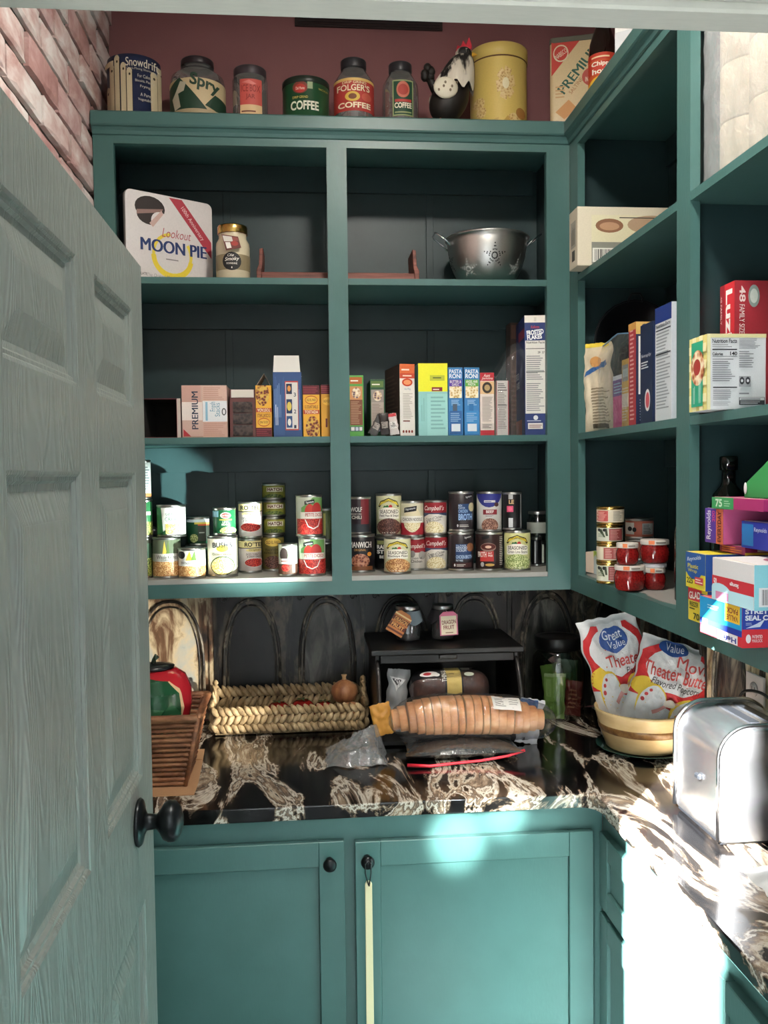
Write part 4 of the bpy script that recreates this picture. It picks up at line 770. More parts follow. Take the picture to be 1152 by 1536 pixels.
# colander
a = at(731, 400, 'y', 2.54); ct = thing('colander', 'round metal colander with star shaped hole patterns and two wire handles', 'colander', (a.x, 2.545, Z2))
r_ = .113; ALU = mat('#d2d0cc', .36, 1)
def cprof(t_): return (.050+(r_-.050)*math.sin(t_*PI/2)**.8, .012+.125*(1-math.cos(t_*PI/2))**.85)
b_ = M(); pr_ = [cprof(i/16) for i in range(17)]
b_.lathe([(.0001, .011)]+pr_+[(r_+.006, .139), (r_+.008, .142), (r_+.005, .145), (r_, .143)]+[(max(x-.0015, .0001), z+.0012) for x, z in pr_[::-1]]+[(.0001, .0125)], ALU, 56)
def cs(phi, t_, l):
    x, z = cprof(t_); return ((x+l)*math.cos(phi), (x+l)*math.sin(phi), z)
for k in range(8):
    ph0 = -PI/2+k*PI/4; tc_ = .62 if k % 2 == 0 else .42; sc = 1 if k % 2 == 0 else .9; pts = []
    for arm in range(5):
        a0 = PI/2+arm*2*PI/5
        for rr_ in (.25, .5, .75, 1.0):
            wv = (1-rr_)*.62
            for s_ in ((-1, 0, 1) if rr_ < .6 else ((-.5, .5) if rr_ < .9 else (0,))):
                ang = a0+s_*wv; pts.append((.030*sc*rr_*math.cos(ang), .030*sc*rr_*math.sin(ang)))
    for (px_, pz_) in pts:
        t1 = tc_+pz_/.15; rad = cprof(max(.05, min(.95, t1)))[0]; ph = ph0+px_/rad
        b_.add([cs(ph+.0019/rad*math.cos(q*PI/3), max(.03, min(.97, t1+.013*math.sin(q*PI/3))), .0006) for q in range(6)], [(0, 1, 2, 3, 4, 5)], mat('#16181a') if k % 2 == 0 else mat('#d8dad8', .3))  # flat dots stand for holes
b_.build('bowl', ct)
M().lathe([(.046, 0), (.049, 0), (.052, .012), (.049, .012)], ALU, 40).build('foot_ring', ct)
for s_ in (-1, 1):
    M().tube([(s_*(r_-.004), -.030, .118), (s_*(r_+.012), -.032, .134), (s_*(r_+.034), -.030, .150), (s_*(r_+.040), -.022, .155), (s_*(r_+.040), .022, .155), (s_*(r_+.034), .030, .150), (s_*(r_+.012), .032, .134), (s_*(r_-.004), .030, .118)], .0023, CHROME, 8).build('handle', ct)
# ------------------------------------------------------------------ the top board
def topx(x0, x1, yt, Y):
    a = at(x0, yt, 'y', Y); b2 = at(x1, yt, 'y', Y); return (a.x+b2.x)/2, (b2.x-a.x)/2, (a.z+b2.z)/2-ZT
def cylf(r, h, z0=0):
    def f(u, v, l):
        a = math.asin(max(-.99, min(.99, 2*u-1))); return ((r+l)*math.sin(a), -(r+l)*math.cos(a), z0+v*h)
    return f
# shortening can
x, r, h = topx(160, 242, 98, 2.51); root = thing('shortening_can', 'big navy and cream shortening can with finger shapes, leftmost on the top board', 'can', (x, 2.51, ZT+.0005), 0)
b_ = M(); b_.lathe([(.0001, .001), (r*.97, .001), (r, 0), (r, .004), (r*.98, .006), (r*.98, h-.012), (r*.965, h-.010), (r*.965, h-.001), (r*.93, h), (r*.9, h-.004), (.0001, h-.004)], mat('#222b4a', .3), 48)
f_ = cylf(r*.98, h); L_ = []
for i, (u, top) in enumerate(((.06, .55), (.16, .86), (.27, .98), (.39, .86), (.50, .78), (.90, .78), (1.0, .9))):
    L_ += [R(u-.05, .06, u+.05, top-.06, '#cdbf9d'), E(u-.052, top-.14, u+.052, top, '#cdbf9d'), R(u+.046, .1, u+.054, top-.06, '#3a3428'), E(u-.012, top-.12, u+.02, top-.08, '#3a3428')]
L_ += [R(0, 0, 1, .08, '#cdbf9d'), T('Snowdrift', .44, .80, .97, .93, '#e2dcc8', 0, .02), T('Quick-Mixing Shortening', .45, .74, .95, .785, '#c9c4b4', 0, 0), T('For Cakes', .64, .64, .86, .69, '#c9c4b4', 0, 0), T('Biscuits, Pastry', .60, .56, .90, .61, '#c9c4b4', 0, 0), T('Frying', .68, .48, .84, .53, '#c9c4b4', 0, 0), T('A Pure', .68, .36, .84, .41, '#c9c4b4', 0, 0), T('Vegetable', .64, .28, .86, .33, '#c9c4b4', 0, 0), R(.0, .82, .22, .9, '#cdbf9d')]
decals(b_, f_, PI*r, h, L_, .007, .0005); b_.build('can_body', root)
# squat glass jar with a green and cream label
x, r, h = topx(254, 337, 93, 2.50); root = thing('glass_jar', 'squat wide glass jar with a green and cream slanted label and dark lid', 'jar', (x, 2.505, ZT+.0005), math.radians(6))
b_ = M(); b_.lathe([(.0001, .002), (r*.88, .002), (r, .012), (r, h*.62), (r*.94, h*.74), (r*.62, h*.84), (r*.56, h*.87), (r*.56, h-.012)], GLASS, 40); b_.build('jar_glass', root)
b_ = M(); b_.lathe([(.0001, .006), (r*.9, .008), (r*.955, .016), (r*.955, .05), (.0001, .052)], mat('#6c6256', .6), 32); b_.build('jar_contents', root)
l_ = M(); l_.lathe([(r+.0003, .018), (r+.0008, .019), (r+.0008, h*.60), (r+.0003, h*.61)], mat('#c9b58e'), 40)
decals(l_, cylf(r+.0008, h*.58, .019), PI*r, h*.58, [Q([(0, 0), (0, .72), (.18, .9), (.72, .0)], '#1f3d2c'), Q([(1, 0), (.62, .2), (.8, .5), (1, .42)], '#1f3d2c'), T('Spry', .36, .52, .88, .92, '#23402f', -10, .03), Q([(.1, .1), (.2, .16), (.16, .5), (.26, .55), (.3, .75), (.2, .8), (.12, .55), (.06, .4)], '#b9b39c'), R(.0, 0, 1, .10, '#a89878')], .007, .0004); l_.build('paper_label', root)
lidm(M(), r*.60, h-.017, .017, mat('#2a2226', .35)).build('jar_lid', root)
# small jar with red label
x, r, h = topx(348, 401, 106, 2.48); root = thing('glass_jar', 'small clear jar with a faded red label and dark lid, third from the left', 'jar', (x, 2.485, ZT+.0005))
b_ = M(); jar_body(b_, r, h-.004, r*.86, .016, GLASS, 36, .010); b_.build('jar_glass', root)
l_ = M(); n = 12; vs = []
decals(l_, cylf(r, h), PI*r, h, [R(.24, .10, .84, .74, '#c4554c'), R(.24, .10, .84, .30, '#d8b98c'), T('ICE BOX', .28, .52, .80, .64, '#8c2f2c', 0, .01), T('JAR', .4, .38, .66, .48, '#8c2f2c', 0, .02), LN(.28, .16, .80, .22, '#6a3a2c', 1), Q([(.3, .68), (.5, .72), (.7, .66), (.6, .64)], '#d8807a')], .006, .0006); l_.build('paper_label', root)
lidm(M(), r*.93, h-.022, .022, mat('#3a3236', .4)).build('jar_lid', root)
# low green can
x, r, h = topx(423, 494, 128, 2.50); root = thing('coffee_can', 'low dark green coffee can with a red shield, fourth from the left', 'can', (x, 2.50, ZT+.0005))
b_ = M(); b_.lathe([(.0001, .001), (r, 0), (r, .004), (r*.98, .006), (r*.98, h-.018)], mat('#1f4a2e', .3), 44)
decals(b_, cylf(r*.98, h), PI*r, h, [E(.22, .62, .54, .88, '#7c3a30'), E(.26, .64, .5, .82, '#b5342c'), T('Del Monte', .29, .70, .47, .76, '#e9d9c9'), R(.53, .72, .64, .88, '#8fa07c'), T('DRIP GRIND', .22, .52, .54, .57, '#c9b35a'), T('COFFEE', .18, .28, .76, .47, '#dfe0cc', 0, .03), T('VACUUM', .76, .72, .96, .76, '#c9b35a')], .007, .0004); b_.build('can_body', root)
lidm(M(), r, h-.018, .018, mat('#1d2a22', .35)).build('can_lid', root)
def coffeejar(x0, x1, yt, label, items, Y=2.495):
    x, r, h = topx(x0, x1, yt, Y); root = thing('coffee_jar', label, 'jar', (x, Y, ZT+.0005))
    b_ = M(); b_.lathe([(.0001, .002), (r*.88, .002), (r, .012), (r, h*.60), (r*.96, h*.70), (r*.70, h*.82), (r*.60, h*.86), (r*.60, h-.010)], GLASS, 40); b_.build('jar_glass', root)
    l_ = M(); l_.lathe([(r*.93, h*.56), (r*.93, .02), (.0001, .018)], mat('#3a2a22', .8), 28) if False else None
    decals(l_, cylf(r, h), PI*r, h, items, .006, .0006); l_.build('paper_label', root)
    lidm(M(), r*.64, h-.024, .024, mat('#26272b', .4)).build('jar_lid', root)
coffeejar(500, 560, 94, 'glass coffee jar with a wide red label and cream lettering', [R(.0, .2, 1, .66, '#b03a34'), R(0, .62, 1, .66, '#d8b46a'), T('DRIP GRIND', .2, .58, .78, .615, '#e6d6a8'), T("FOLGER'S", .08, .48, .86, .57, '#ecdfc0', 0, .02), E(.26, .33, .62, .47, '#d8b24a'), E(.34, .36, .54, .44, '#7c4a2c'), T('COFFEE', .1, .24, .88, .32, '#ecdfc0', 0, .03), E(.66, .34, .9, .46, '#c25a48')])
coffeejar(573, 627, 99, 'glass coffee jar with a square dark green label', [R(.24, .16, .80, .68, '#8f9a6a'), R(.27, .18, .77, .66, '#16402c'), E(.34, .42, .7, .66, '#c26a54'), E(.38, .46, .66, .62, '#a83a30'), R(.30, .36, .74, .40, '#b03a34'), T('COFFEE', .29, .27, .75, .35, '#e6e0c8', 0, .03), R(.3, .2, .74, .22, '#8f9a6a')])
# painted hen
a = at(676, 160, 'y', 2.50)
hen = thing('hen_figurine', 'black and white painted wooden hen with a red comb, facing right', 'figurine', (a.x-.012, 2.47, ZT+.0005)); hen.scale = (1.12, 1.12, 1.12)
HB = noisemat('hen_black_paint', [(.4, '#141210'), (.66, '#1e1a16'), (.74, '#8c7a6a')], (40, 40, 14), 5, .5); WH = noisemat('hen_white_strokes', [(.42, '#1c1816'), (.5, '#cfc8b8'), (.8, '#e2dccb')], (30, 30, 8), 4, .55)
b_ = M()
def hb(u, v):
    an = 2*PI*u; t_ = v; zc = .045+.125*t_
    rx = .056*max(.02, math.sin(PI*min(1, t_*.86+.1)))**.75*(1-.35*t_); ry = rx*.82
    cx = -.006+.036*t_**1.6; return (cx+rx*math.cos(an), ry*math.sin(an), zc-.022)
b_.grid(hb, 32, 26, HB)
b_.build('body', hen, weld=True)
n_ = M()
def hn(u, v):
    an = 2*PI*u; r1 = .034*(1-v)**.55+.017; cx = .012+.026*v; jag = .010*math.sin(u*2*PI*9)*(1-v)**2
    return (cx+r1*math.cos(an)*1.02, r1*.9*math.sin(an), .098+.085*v-jag)
n_.grid(hn, 54, 14, WH); n_.ell((.040, 0, .186), .021, .016, .018, WH); n_.build('neck_feathers', hen)
w_ = M().ell((-.012, .040, .088), .030, .008, .026, mat('#d6cfba')); w_.build('wing', hen)
w_ = M(); w_.ell((-.012, -.040, .088), .030, .008, .026, mat('#d6cfba'))
for q in range(6): w_.ell((-.030+q*.008+(q % 2)*.004, -.0475, .080+(q % 3)*.009), .0028, .0015, .0035, mat('#8a7f6a'))
w_.build('wing', hen)
c_ = M(); c_.prism([(.020, .192), (.024, .207), (.032, .203), (.038, .219), (.045, .209), (.053, .228), (.060, .206), (.056, .188)], -.004, .004, mat('#c3283a'), 'y'); c_.build('comb', hen, bev=.0015)
M().ell((.052, -.008, .165), .007, .006, .015, mat('#c3283a')).build('wattle', hen)
M().lathe([(.007, 0), (.0045, .008), (.0002, .016)], mat('#d8a83c'), 12, X=Matrix.Translation((.058, 0, .186)) @ Matrix.Rotation(PI/2, 4, 'Y')).build('beak', hen)
M().ell((.046, -.0150, .190), .003, .002, .003, BLACKM).build('eye', hen)
t_ = M(); rr_ = random.Random(4)
for q in range(14): t_.ell((-.050+rr_.uniform(-.012, .010), rr_.uniform(-.012, .012), .135+rr_.uniform(-.014, .014)), .010, .008, .011, HB, seg=8, rings=6)
t_.tube([(-.030, 0, .10), (-.042, 0, .118), (-.050, 0, .132)], [.014, .010, .008], HB); t_.build('tail', hen)
for s_ in (-1, 1): M().tube([(-.012+.008*s_, s_*.012, .0), (-.012+.008*s_, s_*.012, .03)], .005, mat('#b5603c')).build('leg', hen)
M().box(-.035, .03, -.022, .022, 0, .004, mat('#6a3a26')).build('base', hen)
# yellow tin
x, r, h = topx(704, 790, 82, 2.555); root = thing('biscuit_tin', 'tall round pale yellow tin with cracker pictures beside the hen', 'tin', (x, 2.555, ZT+.0005))
YT = mat('#d3b967', .35)
b_ = M(); b_.lathe([(.0001, .001), (r*.97, .001), (r*.98, .004), (r*.97, .008), (r*.97, h-.03)], YT, 56)
CKR = food('#a8814a', '#cfae72', '#dcc48c', 160); IT = []
for i in range(6):
    a0 = i*60+12; cu, cv = .52+.10*math.cos(math.radians(a0)), .62+.13*math.sin(math.radians(a0)); IT.append(Q([(cu+.085*math.cos(math.radians(a0+q)), cv+.10*math.sin(math.radians(a0+q))) for q in (45, 135, 225, 315)], CKR))
IT += [E(.46, .55, .58, .69, '#e6dcb8'), E(.02, .34, .18, .48, CKR), E(.06, .22, .2, .36, CKR), E(.55, .10, .8, .26, CKR), E(.7, .2, .9, .34, '#a8763c'), Q([(.08, .12), (.4, .2), (.36, .08), (.1, .04)], '#c9a860'), Q([(.3, .0), (.55, .22), (.6, .16), (.36, -.0)], '#b99648')]
decals(b_, cylf(r*.97, h-.03), PI*r, h-.03, IT, .008, .0005); b_.build('tin_body', root)
lidm(M(), r, h-.036, .036, YT, seg=56).build('tin_lid', root)
M().lathe([(r*.975, h-.040), (r*.99, h-.038), (r*.975, h-.036)], mat('#6a4a2a'), 56).build('rim_shade_ring', root)  # brown ring colours in the shade under the lid rim
# saltine tin, turned
a = at(862, 60, 'y', 2.47); th = math.radians(-17)
q0 = at(826, 62, 'y', 2.48); w_ = .15; h_ = .262; d_ = .15
root = thing('cracker_tin', 'tall square cream saltine tin with a red corner, beside the corner of the shelving', 'tin', (q0.x+math.cos(th)*w_/2-math.sin(th)*d_/2-.004, 2.455+math.sin(th)*w_/2+math.cos(th)*d_/2+.02, ZT+.0005), th)
b_ = M(); b_.prism([(x_, y_+0) for x_, y_ in rrect(w_, d_, .012)], 0, h_-.014, mat('#d5c095', .22), 'z', X=Matrix.Translation((0, -d_/2, 0)))
decals(b_, face_map(w_, d_, h_, 'front')[0], w_, h_, [Q([(.03, .60), (.03, .95), (.55, .95)], '#c23c30'), E(.06, .74, .34, .92, '#d8c8a8'), E(.08, .755, .32, .905, '#c23c30'), T('NABISCO', .09, .80, .32, .85, '#e6dcc4', 33, 0), T('PREMIUM', .02, .60, 1.02, .70, '#2c5c4c', 50, .04), T('SALTINE CRACKERS', .22, .56, 1.02, .60, '#a8704a', 50, 0), E(.58, .46, .98, .66, '#c4584a'), T('4', .74, .58, .82, .64, '#ead9c0'), T('IN ONE TIN', .64, .51, .92, .56, '#ead9c0'), LN(.1, .36, .3, .50, '#c09a6a', 4), Q([(.1, .22), (.34, .34), (.5, .24), (.26, .14)], '#c9935a')]); b_.build('tin_body', root)
l_ = M(); l_.prism([(x_, y_) for x_, y_ in rrect(w_+.003, d_+.003, .013)], h_-.016, h_, mat('#5c5c50', .35), 'z', X=Matrix.Translation((0, -d_/2-.0015, 0))); l_.build('tin_lid', root, bev=.002)
# dark bottle on the right-hand top board
a = at(893, 120, 'y', 2.28)
root = thing('bottle', 'dark brown bottle with a red and orange label on the right-hand top board', 'bottle', (.785, 2.29, ZT+.0005), math.radians(-14))
b_ = M(); b_.lathe([(.0001, .001), (.030, .001), (.036, .006), (.036, .13), (.033, .16), (.020, .20), (.0145, .22), (.0145, .262), (.016, .264), (.016, .272), (.0001, .273)], mat('#1b0f0c', .08), 36); b_.build('bottle_glass', root)
l_ = M(); l_.lathe([(.0362, .02), (.0366, .021), (.0366, .125), (.0362, .126)], mat('#cf5a2c'), 36)
decals(l_, cylf(.0366, .104, .021), PI*.0366, .104, [R(0, .84, 1, 1, '#c8402c'), LN(.1, .87, .9, .96, '#f0d9b0', 1), R(0, .5, 1, .8, '#c9402e'), T('Chipper', .1, .66, .9, .80, '#f2ead8', 0, .03), T('hound', .12, .50, .88, .63, '#f2ead8', 0, .03), E(0, .0, .8, .45, '#e8b83c'), E(.3, .1, .9, .38, '#d8703c')], .006, .0004); l_.build('paper_label', root)
carton('napkin_box', 'white carton with black lettering at the far right of the top board', 'box', (.815, 2.10, ZT+.0005), .10, .10, .30, '#e2e2e0', {'front': [T('kin', .25, .62, .85, .78, '#1d1f24', 0, .04), LN(.25, .8, .85, .94, '#1d1f24', 1), R(0, 0, 1, .3, '#c9ccd0')], 'left': [LN(.1, .6, .9, .75, '#1d1f24', 1)]}, math.radians(-35))

# ------------------------------------------------------------------ right-hand unit
def rbox(name, label, x0, y0, y1, z0, h, depth, col, pr_, dz=0, cat='box', **kw):
    return carton(name, label, cat, (x0+depth/2, (y0+y1)/2, z0), y1-y0, depth, h, col, pr_, -PI/2+math.radians(dz), **kw)
rbox('shoe_box', 'long off-white carton jutting over the front of the right-hand shelf', .700, 2.235, 2.305, Z2, .148, .26, '#d3cab4', {
    'front': [R(.2, .35, .8, .8, '#a9a698'), LN(.28, .4, .72, .75, '#4a4a44', 8, 1), R(.35, .12, .7, .3, '#4a4a44')],
    'right': [R(.14, .2, 1, .86, '#d6cfae'), E(.18, .56, .46, .80, '#8a6248'), E(.22, .60, .42, .74, '#b58c6c'), E(.5, .54, 1, .86, '#b09478'), LN(.42, .80, .9, .84, '#3a3830', 1), R(.14, .03, .56, .40, '#84857a'), R(.15, .06, .37, .30, '#dcdcd4'), BARS(.17, .08, .35, .28), T('27', .42, .22, .54, .31, '#e6e6de'), T('2', .42, .08, .48, .16, '#e6e6de')]})
# flour sack, bag with pink card, cartons on shelf 3
FL = noisemat('cream_paper_sack', [(.3, '#b9ab90'), (.7, '#d9cdb4')], (14, 14, 14), 5, .7)
a = at(888, 640, 'x', .775)
mb = M(); X = Matrix.Translation((.788, 2.318, Z3+.002)) @ Matrix.Rotation(math.radians(-30), 4, 'Z') @ Matrix.Rotation(math.radians(-3), 4, 'Y')
mp = pillow(mb, .082, .235, .045, FL, 11, .006, 24, 36, .03, X)
decals(mb, mp, .082, .235, [LN(.3, .1, .9, .5, '#8d8068', 12), Q([(.1, .62), (.9, .74), (.85, .80), (.15, .68)], '#2f5f9a'), R(.1, .95, .9, 1, '#d8c040'), E(.3, .72, .7, .84, '#c08a4a'), R(.3, .04, .8, .09, '#5a5040')], .008)
tag(mb.build('flour_sack'), 'crumpled cream flour sack with a blue stroke at the far end of the shelf', 'sack')
# wok and lid hanging in the corner behind
wk = thing('wok', 'black round pan standing on edge behind the flour sack and plastic bag', 'pan', (.893, 2.368, Z3+.245), rot=(math.radians(90), 0, math.radians(-6))); wk.scale = (.92, .92, .92)
pt = M(); pt.lathe([(.0001, .001), (.064, .001), (.068, .006), (.068, .120), (.071, .123), (.066, .124), (.065, .012), (.0001, .010)], IRON, 40)
pt.lathe([(.0685, .125), (.069, .128), (.04, .133), (.0001, .134)], IRON, 40)
tag(pt.build('stock_pot', loc=(.925, 2.325, Z3+.0005)), 'dark round pot under the hanging pan behind the clear zip bag', 'pot')
b_ = M(); b_.lathe([(.0001, .0), (.05, .002), (.09, .014), (.112, .034), (.116, .034), (.118, .032), (.094, .010), (.05, -.002), (.0001, -.004)], mat('#1a1d20', .3, .6), 44); b_.build('pan_bowl', wk)
M().tube([(.118*math.cos(q*PI/24*2), .118*math.sin(q*PI/24*2), .034) for q in range(25)], .0026, IRON, 6, False).build('rim', wk)
b_ = M(); b_.tube([(-.02, .112, .03), (-.02, .122, .04), (-.012, .135, .042), (.012, .135, .042), (.02, .122, .04), (.02, .112, .03)], .0032, IRON, 8); b_.build('handle', wk)
rbox('sugar_carton', 'bright pink carton with a purple band inside the clear bag', .785, 2.14, 2.215, Z3+.001, .135, .09, '#c4337c', {'front': [R(0, .62, 1, 1, '#5f3a8a'), R(0, .92, 1, 1, '#d9e3ea'), LN(.1, .66, .9, .88, '#8fb8d0', 4)], 'right': [R(0, 0, 1, 1, '#a82c68')]})
rbox('thermometer_pack', 'yellow pack with a small grey display inside the clear bag', .775, 2.075, 2.125, Z3+.001, .165, .09, '#c9a23c', {'front': [R(.1, .68, .9, .92, '#8a9494'), R(.15, .74, .85, .86, '#aebcc0'), LN(.1, .1, .9, .6, '#d8cfae', 12), R(.05, .3, .95, .5, '#dcd6c4')], 'right': [R(0, 0, 1, 1, '#d9ae48')]})
mb = M()
def bg(u, v):
    y = 2.275-.215*u; n_ = .004*noise.noise(Vector((u*7, v*9, 8))); return (.7665-.008*math.sin(PI*u)*math.sin(PI*v)+n_+.05*max(0, v-.86)*2, y, Z3+.003+.235*v*(1-.06*abs(2*u-1)))
mb.grid(bg, 26, 30, BAG)
mb.tube([bg(i/12, .995) for i in range(13)], .0018, mat('#6a90b8', .3), 6)
tag(mb.build('zip_bag'), 'large clear zip bag with a blue closure in front of the pink carton', 'bag')
rbox('cracker_carton', 'red spined carton with an orange top band and white nutrition panel', .757, 1.985, 2.03, Z3+.001, .235, .15, '#a8323a', {'front': [LN(.2, .05, .8, .95, '#d9a8a4', 22), R(0, .93, 1, 1, '#c9964a')], 'right': [R(0, .88, 1, 1, '#c9a45c'), E(.08, .90, .2, .98, '#22304a'), T('1 SIMPLE', .24, .93, .9, .98, '#22242c', 0, .03), T('INGREDIENT', .34, .895, .9, .92, '#22242c'), R(0, .0, 1, .88, '#1e2846'), R(.04, .3, .6, .86, '#dcdcda'), LN(.08, .34, .56, .82, '#7c7c80', 18), R(.06, .70, .56, .71, '#22242c'), LN(.06, .04, .6, .26, '#a9b0bc', 8)]})
rbox('cracker_carton', 'navy carton with small white lettering, second from the post', .752, 1.875, 1.945, Z3+.001, .218, .16, '#182644', {'front': [T('Simply', .1, .66, .9, .70, '#c9ced8', 0, 0), LN(.1, .55, .8, .63, '#d9dde2', 3), Q([(.3, .1), (.7, .1), (.7, .28), (.3, .28)], '#20304e'), E(.4, .12, .85, .34, '#d8d4d4'), E(.48, .15, .78, .31, '#c8505a')], 'right': [R(.02, .1, .98, .95, '#1c2c50')]})
rbox('cracker_carton', 'carton with a blue top and pale nutrition panel against the post', .748, 1.765, 1.85, Z3+.001, .238, .16, '#ccd3d8', {'front': [R(0, .86, 1, 1, '#1f3578'), LN(.08, .1, .92, .84, '#8f979c', 26), R(.05, .79, .95, .80, '#2a2e36'), R(.05, .58, .95, .59, '#2a2e36'), T('Nutrition Facts', .06, .82, .94, .85, '#2a2e36')], 'right': [R(0, 0, 1, 1, '#bcc4cc')]})
# lower shelf, far bay
TUA = [R(.0, .0, 1, 1, '#cfc5ae'), R(.28, .08, .98, .92, '#a04c48'), LN(.34, .14, .62, .86, '#d3a09a', 6), LN(.66, .14, .95, .86, '#d3a09a', 7), R(.16, .0, .26, 1, '#d9d2bc')]
TUB = [R(0, 0, 1, 1, '#cdd0be'), Q([(.05, .9), (.2, .9), (.34, .3), (.28, .3)], '#3c4a34'), Q([(.3, .95), (.4, .95), (.44, .4), (.36, .4)], '#3c4a34'), E(.06, .72, .16, .95, '#1c1d1f'), E(.24, .72, .36, .95, '#1c1d1f'), LN(.08, .3, .3, .6, '#7a8470', 3), R(.48, .06, .95, .94, '#8e403e'), LN(.52, .12, .9, .88, '#c9948e', 7)]
p = None; lab = ('bottom', 'second from bottom', 'third from bottom', 'topmost')
for i, (x0, x1, yt, it) in enumerate(((895, 932, 843, TUB), (895, 933, 815, TUA), (895, 934, 787, TUB), (895, 936, 760, [R(0, 0, 1, 1, '#cfc5ae'), R(.02, .08, .42, .92, '#b8504c'), LN(.06, .14, .38, .86, '#e0aaa2', 7), LN(.6, .1, .96, .9, '#77766e', 8)]))):
    p = pcan('flat cream and red can, %s of the stack of four' % lab[i], x0, x1, yt, 876, on=p, col='#cfc5ae', items=it, ymin=None, group='stack of flat cans', rim=GOLD)
carton('stock_box', 'green and orange soup mix carton behind the stack of flat cans', 'box', (.835, 2.375, Z4+.062), .055, .045, .060, '#2f6a34', {'front': [Q([(.05, .2), (.1, .62), (.4, .78), (1, .80), (1, .5), (.3, .45)], '#dfe0cc'), T('Knorr', .12, .55, .95, .72, '#8a2c30', 8, .03), R(0, 0, 1, .35, '#c8863c')]}, math.radians(-30))
bb = carton('stock_box', 'plain carton underneath the green soup mix carton', 'box', (.835, 2.375, Z4+.001), .06, .05, .060, '#7a6a4c', {'front': [R(.1, .2, .9, .8, '#8d7c5c')]}, math.radians(-30))
root = rbox('drink_mix_box', 'white box with a red round badge and open end flaps beside the flat cans', .768, 2.245, 2.318, Z4+.001, .062, .06, '#c4d0d2', {'front': [Q([(.0, 1), (0, .7), (.4, 1)], '#b8c85a'), Q([(.1, 1), (.5, .55), (.65, 1)], '#9ab84a'), E(.56, .50, .96, .88, '#c23c38'), T('RC', .62, .60, .9, .78, '#efe8e0', 0, .03)]})
fl = M(); fl.add([(.768, 2.318, Z4+.002), (.750, 2.338, Z4+.006), (.750, 2.338, Z4+.058), (.768, 2.318, Z4+.062), (.769, 2.319, Z4+.002), (.751, 2.339, Z4+.006), (.751, 2.339, Z4+.058), (.769, 2.319, Z4+.062)], [(0, 1, 2, 3), (7, 6, 5, 4), (0, 4, 5, 1), (1, 5, 6, 2), (2, 6, 7, 3), (3, 7, 4, 0)], '#cdb9a6')
tag(fl.build('box_flap'), 'cream end flap folded out from the white badge box', 'flap')
def jarj(label, x0, x1, yt, yb=None, on=None, lid_='#cfc8c0', stripe='#d87848', dz=0):
    top, r, h, loc = canpx(x0, x1, yt, yb, on, ymin=None)
    root = thing('salsa_jar', label, 'jar', (loc[0], loc[1], loc[2]+dz), -math.atan2(loc[0], loc[1]))
    b_ = M(); hh = h-.011; b_.lathe([(.0001, .001), (r*.80, .001), (r*.90, .006), (r*.98, hh*.45), (r, hh*.62), (r*.92, hh*.85), (r*.86, hh*.92), (r*.86, hh)], food('#64100f', '#741414', '#861a18', 200, .07), 36)
    b_.build('jar_body', root); l_ = lidm(M(), r*.95, hh, .011, mat(lid_, .3)); decals(l_, cylf(r*.95, .009, hh+.001), PI*r, .009, [R(.3, 0, .5, 1, stripe), LN(.55, .2, .9, .8, '#6a5c54', 1)], .005, .0005); l_.build('jar_lid', root); return top
p = jarj('larger red salsa jar at the shelf edge, bottom row, left', 921, 968, 847, 888)
jarj('small red salsa jar with an orange striped lid, upper left', 924, 958, 814, on=p)
p = jarj('small red salsa jar at the right of the bottom row', 966, 998, 851, 886)
p = (p[0]+.002, p[1]+.004, p[2])
tl = M(); lidm(tl, .026, 0, .009, mat('#c9c8cc', .3)); tag(tl.build('jar_lid', loc=(p[0], p[1], p[2]+.0002)), 'loose pale lid lying on the small bottom right salsa jar', 'lid')
jarj('larger red salsa jar on the upper right with a pale lid', 960, 1004, 809, on=(p[0], p[1], p[2]+.0095))
p = pcan('lower flat salmon colored can hidden behind the salsa jars', 938, 979, 840, 862, zb=Z4, ymin=None, col='#c9705c', items=[R(.0, .1, 1, .9, '#cf7a62')])
p = pcan('second flat salmon colored can, middle of three behind the jars', 938, 979, 808, on=p, col='#c9705c', items=[R(.0, .1, 1, .9, '#cf7a62')])
pcan('topmost flat salmon colored can with a white panel and berries', 938, 980, 777, on=p, col='#cf735c', items=[R(.02, .15, .32, .9, '#e0dcd4'), E(.1, .35, .25, .65, '#1c1d20'), E(.26, .3, .40, .6, '#26282c'), R(.6, .15, .96, .85, '#c4c4c0'), LN(.64, .2, .92, .8, '#4c4c50', 6)])
mb = M(); X = Matrix.Translation((.865, 1.935, Z4+.068)) @ Matrix.Rotation(math.radians(-24), 4, 'Z') @ Matrix.Rotation(math.radians(6), 4, 'Y')
mp = pillow(mb, .062, .105, .02, mat('#2a2624', .5), 5, .003, 18, 24, .06, X); decals(mb, mp, .062, .105, [R(.02, .92, .98, 1, '#b9b4ac'), R(.88, .0, .98, 1, '#b9b4ac'), R(.15, .2, .8, .85, food('#141210', '#3a342e', '#5c5248', 300))], .008)
tag(mb.build('spice_bag', loc=(0, 0, 0)), 'dark spice bag with pale edges standing behind the salsa jars', 'bag')
carton('tea_box', 'dark box under the spice bag behind the salsa jars', 'box', (.872, 1.945, Z4+.001), .07, .05, .066, '#3a302c', {'front': [LN(.1, .1, .9, .9, '#5c504a', 6)]}, math.radians(-24))
root = thing('sauce_bottle', 'dark sauce bottle with a glass shoulder and yellow label beside the post', 'bottle', (.795, 1.765, Z4+.0005))
b_ = M(); b_.lathe([(.0001, .001), (.032, .001), (.037, .008), (.037, .145), (.030, .175), (.014, .20), (.0125, .235), (.015, .236), (.015, .252), (.0001, .253)], mat('#17120f', .07), 32); b_.build('bottle_glass', root)
l_ = M(); decals(l_, cylf(.037, .10, .05), PI*.037, .1, [E(.1, .3, .7, .95, '#c99a3c'), E(.2, .38, .62, .86, '#8c8a3c')], .006, .0006); l_.build('paper_label', root)
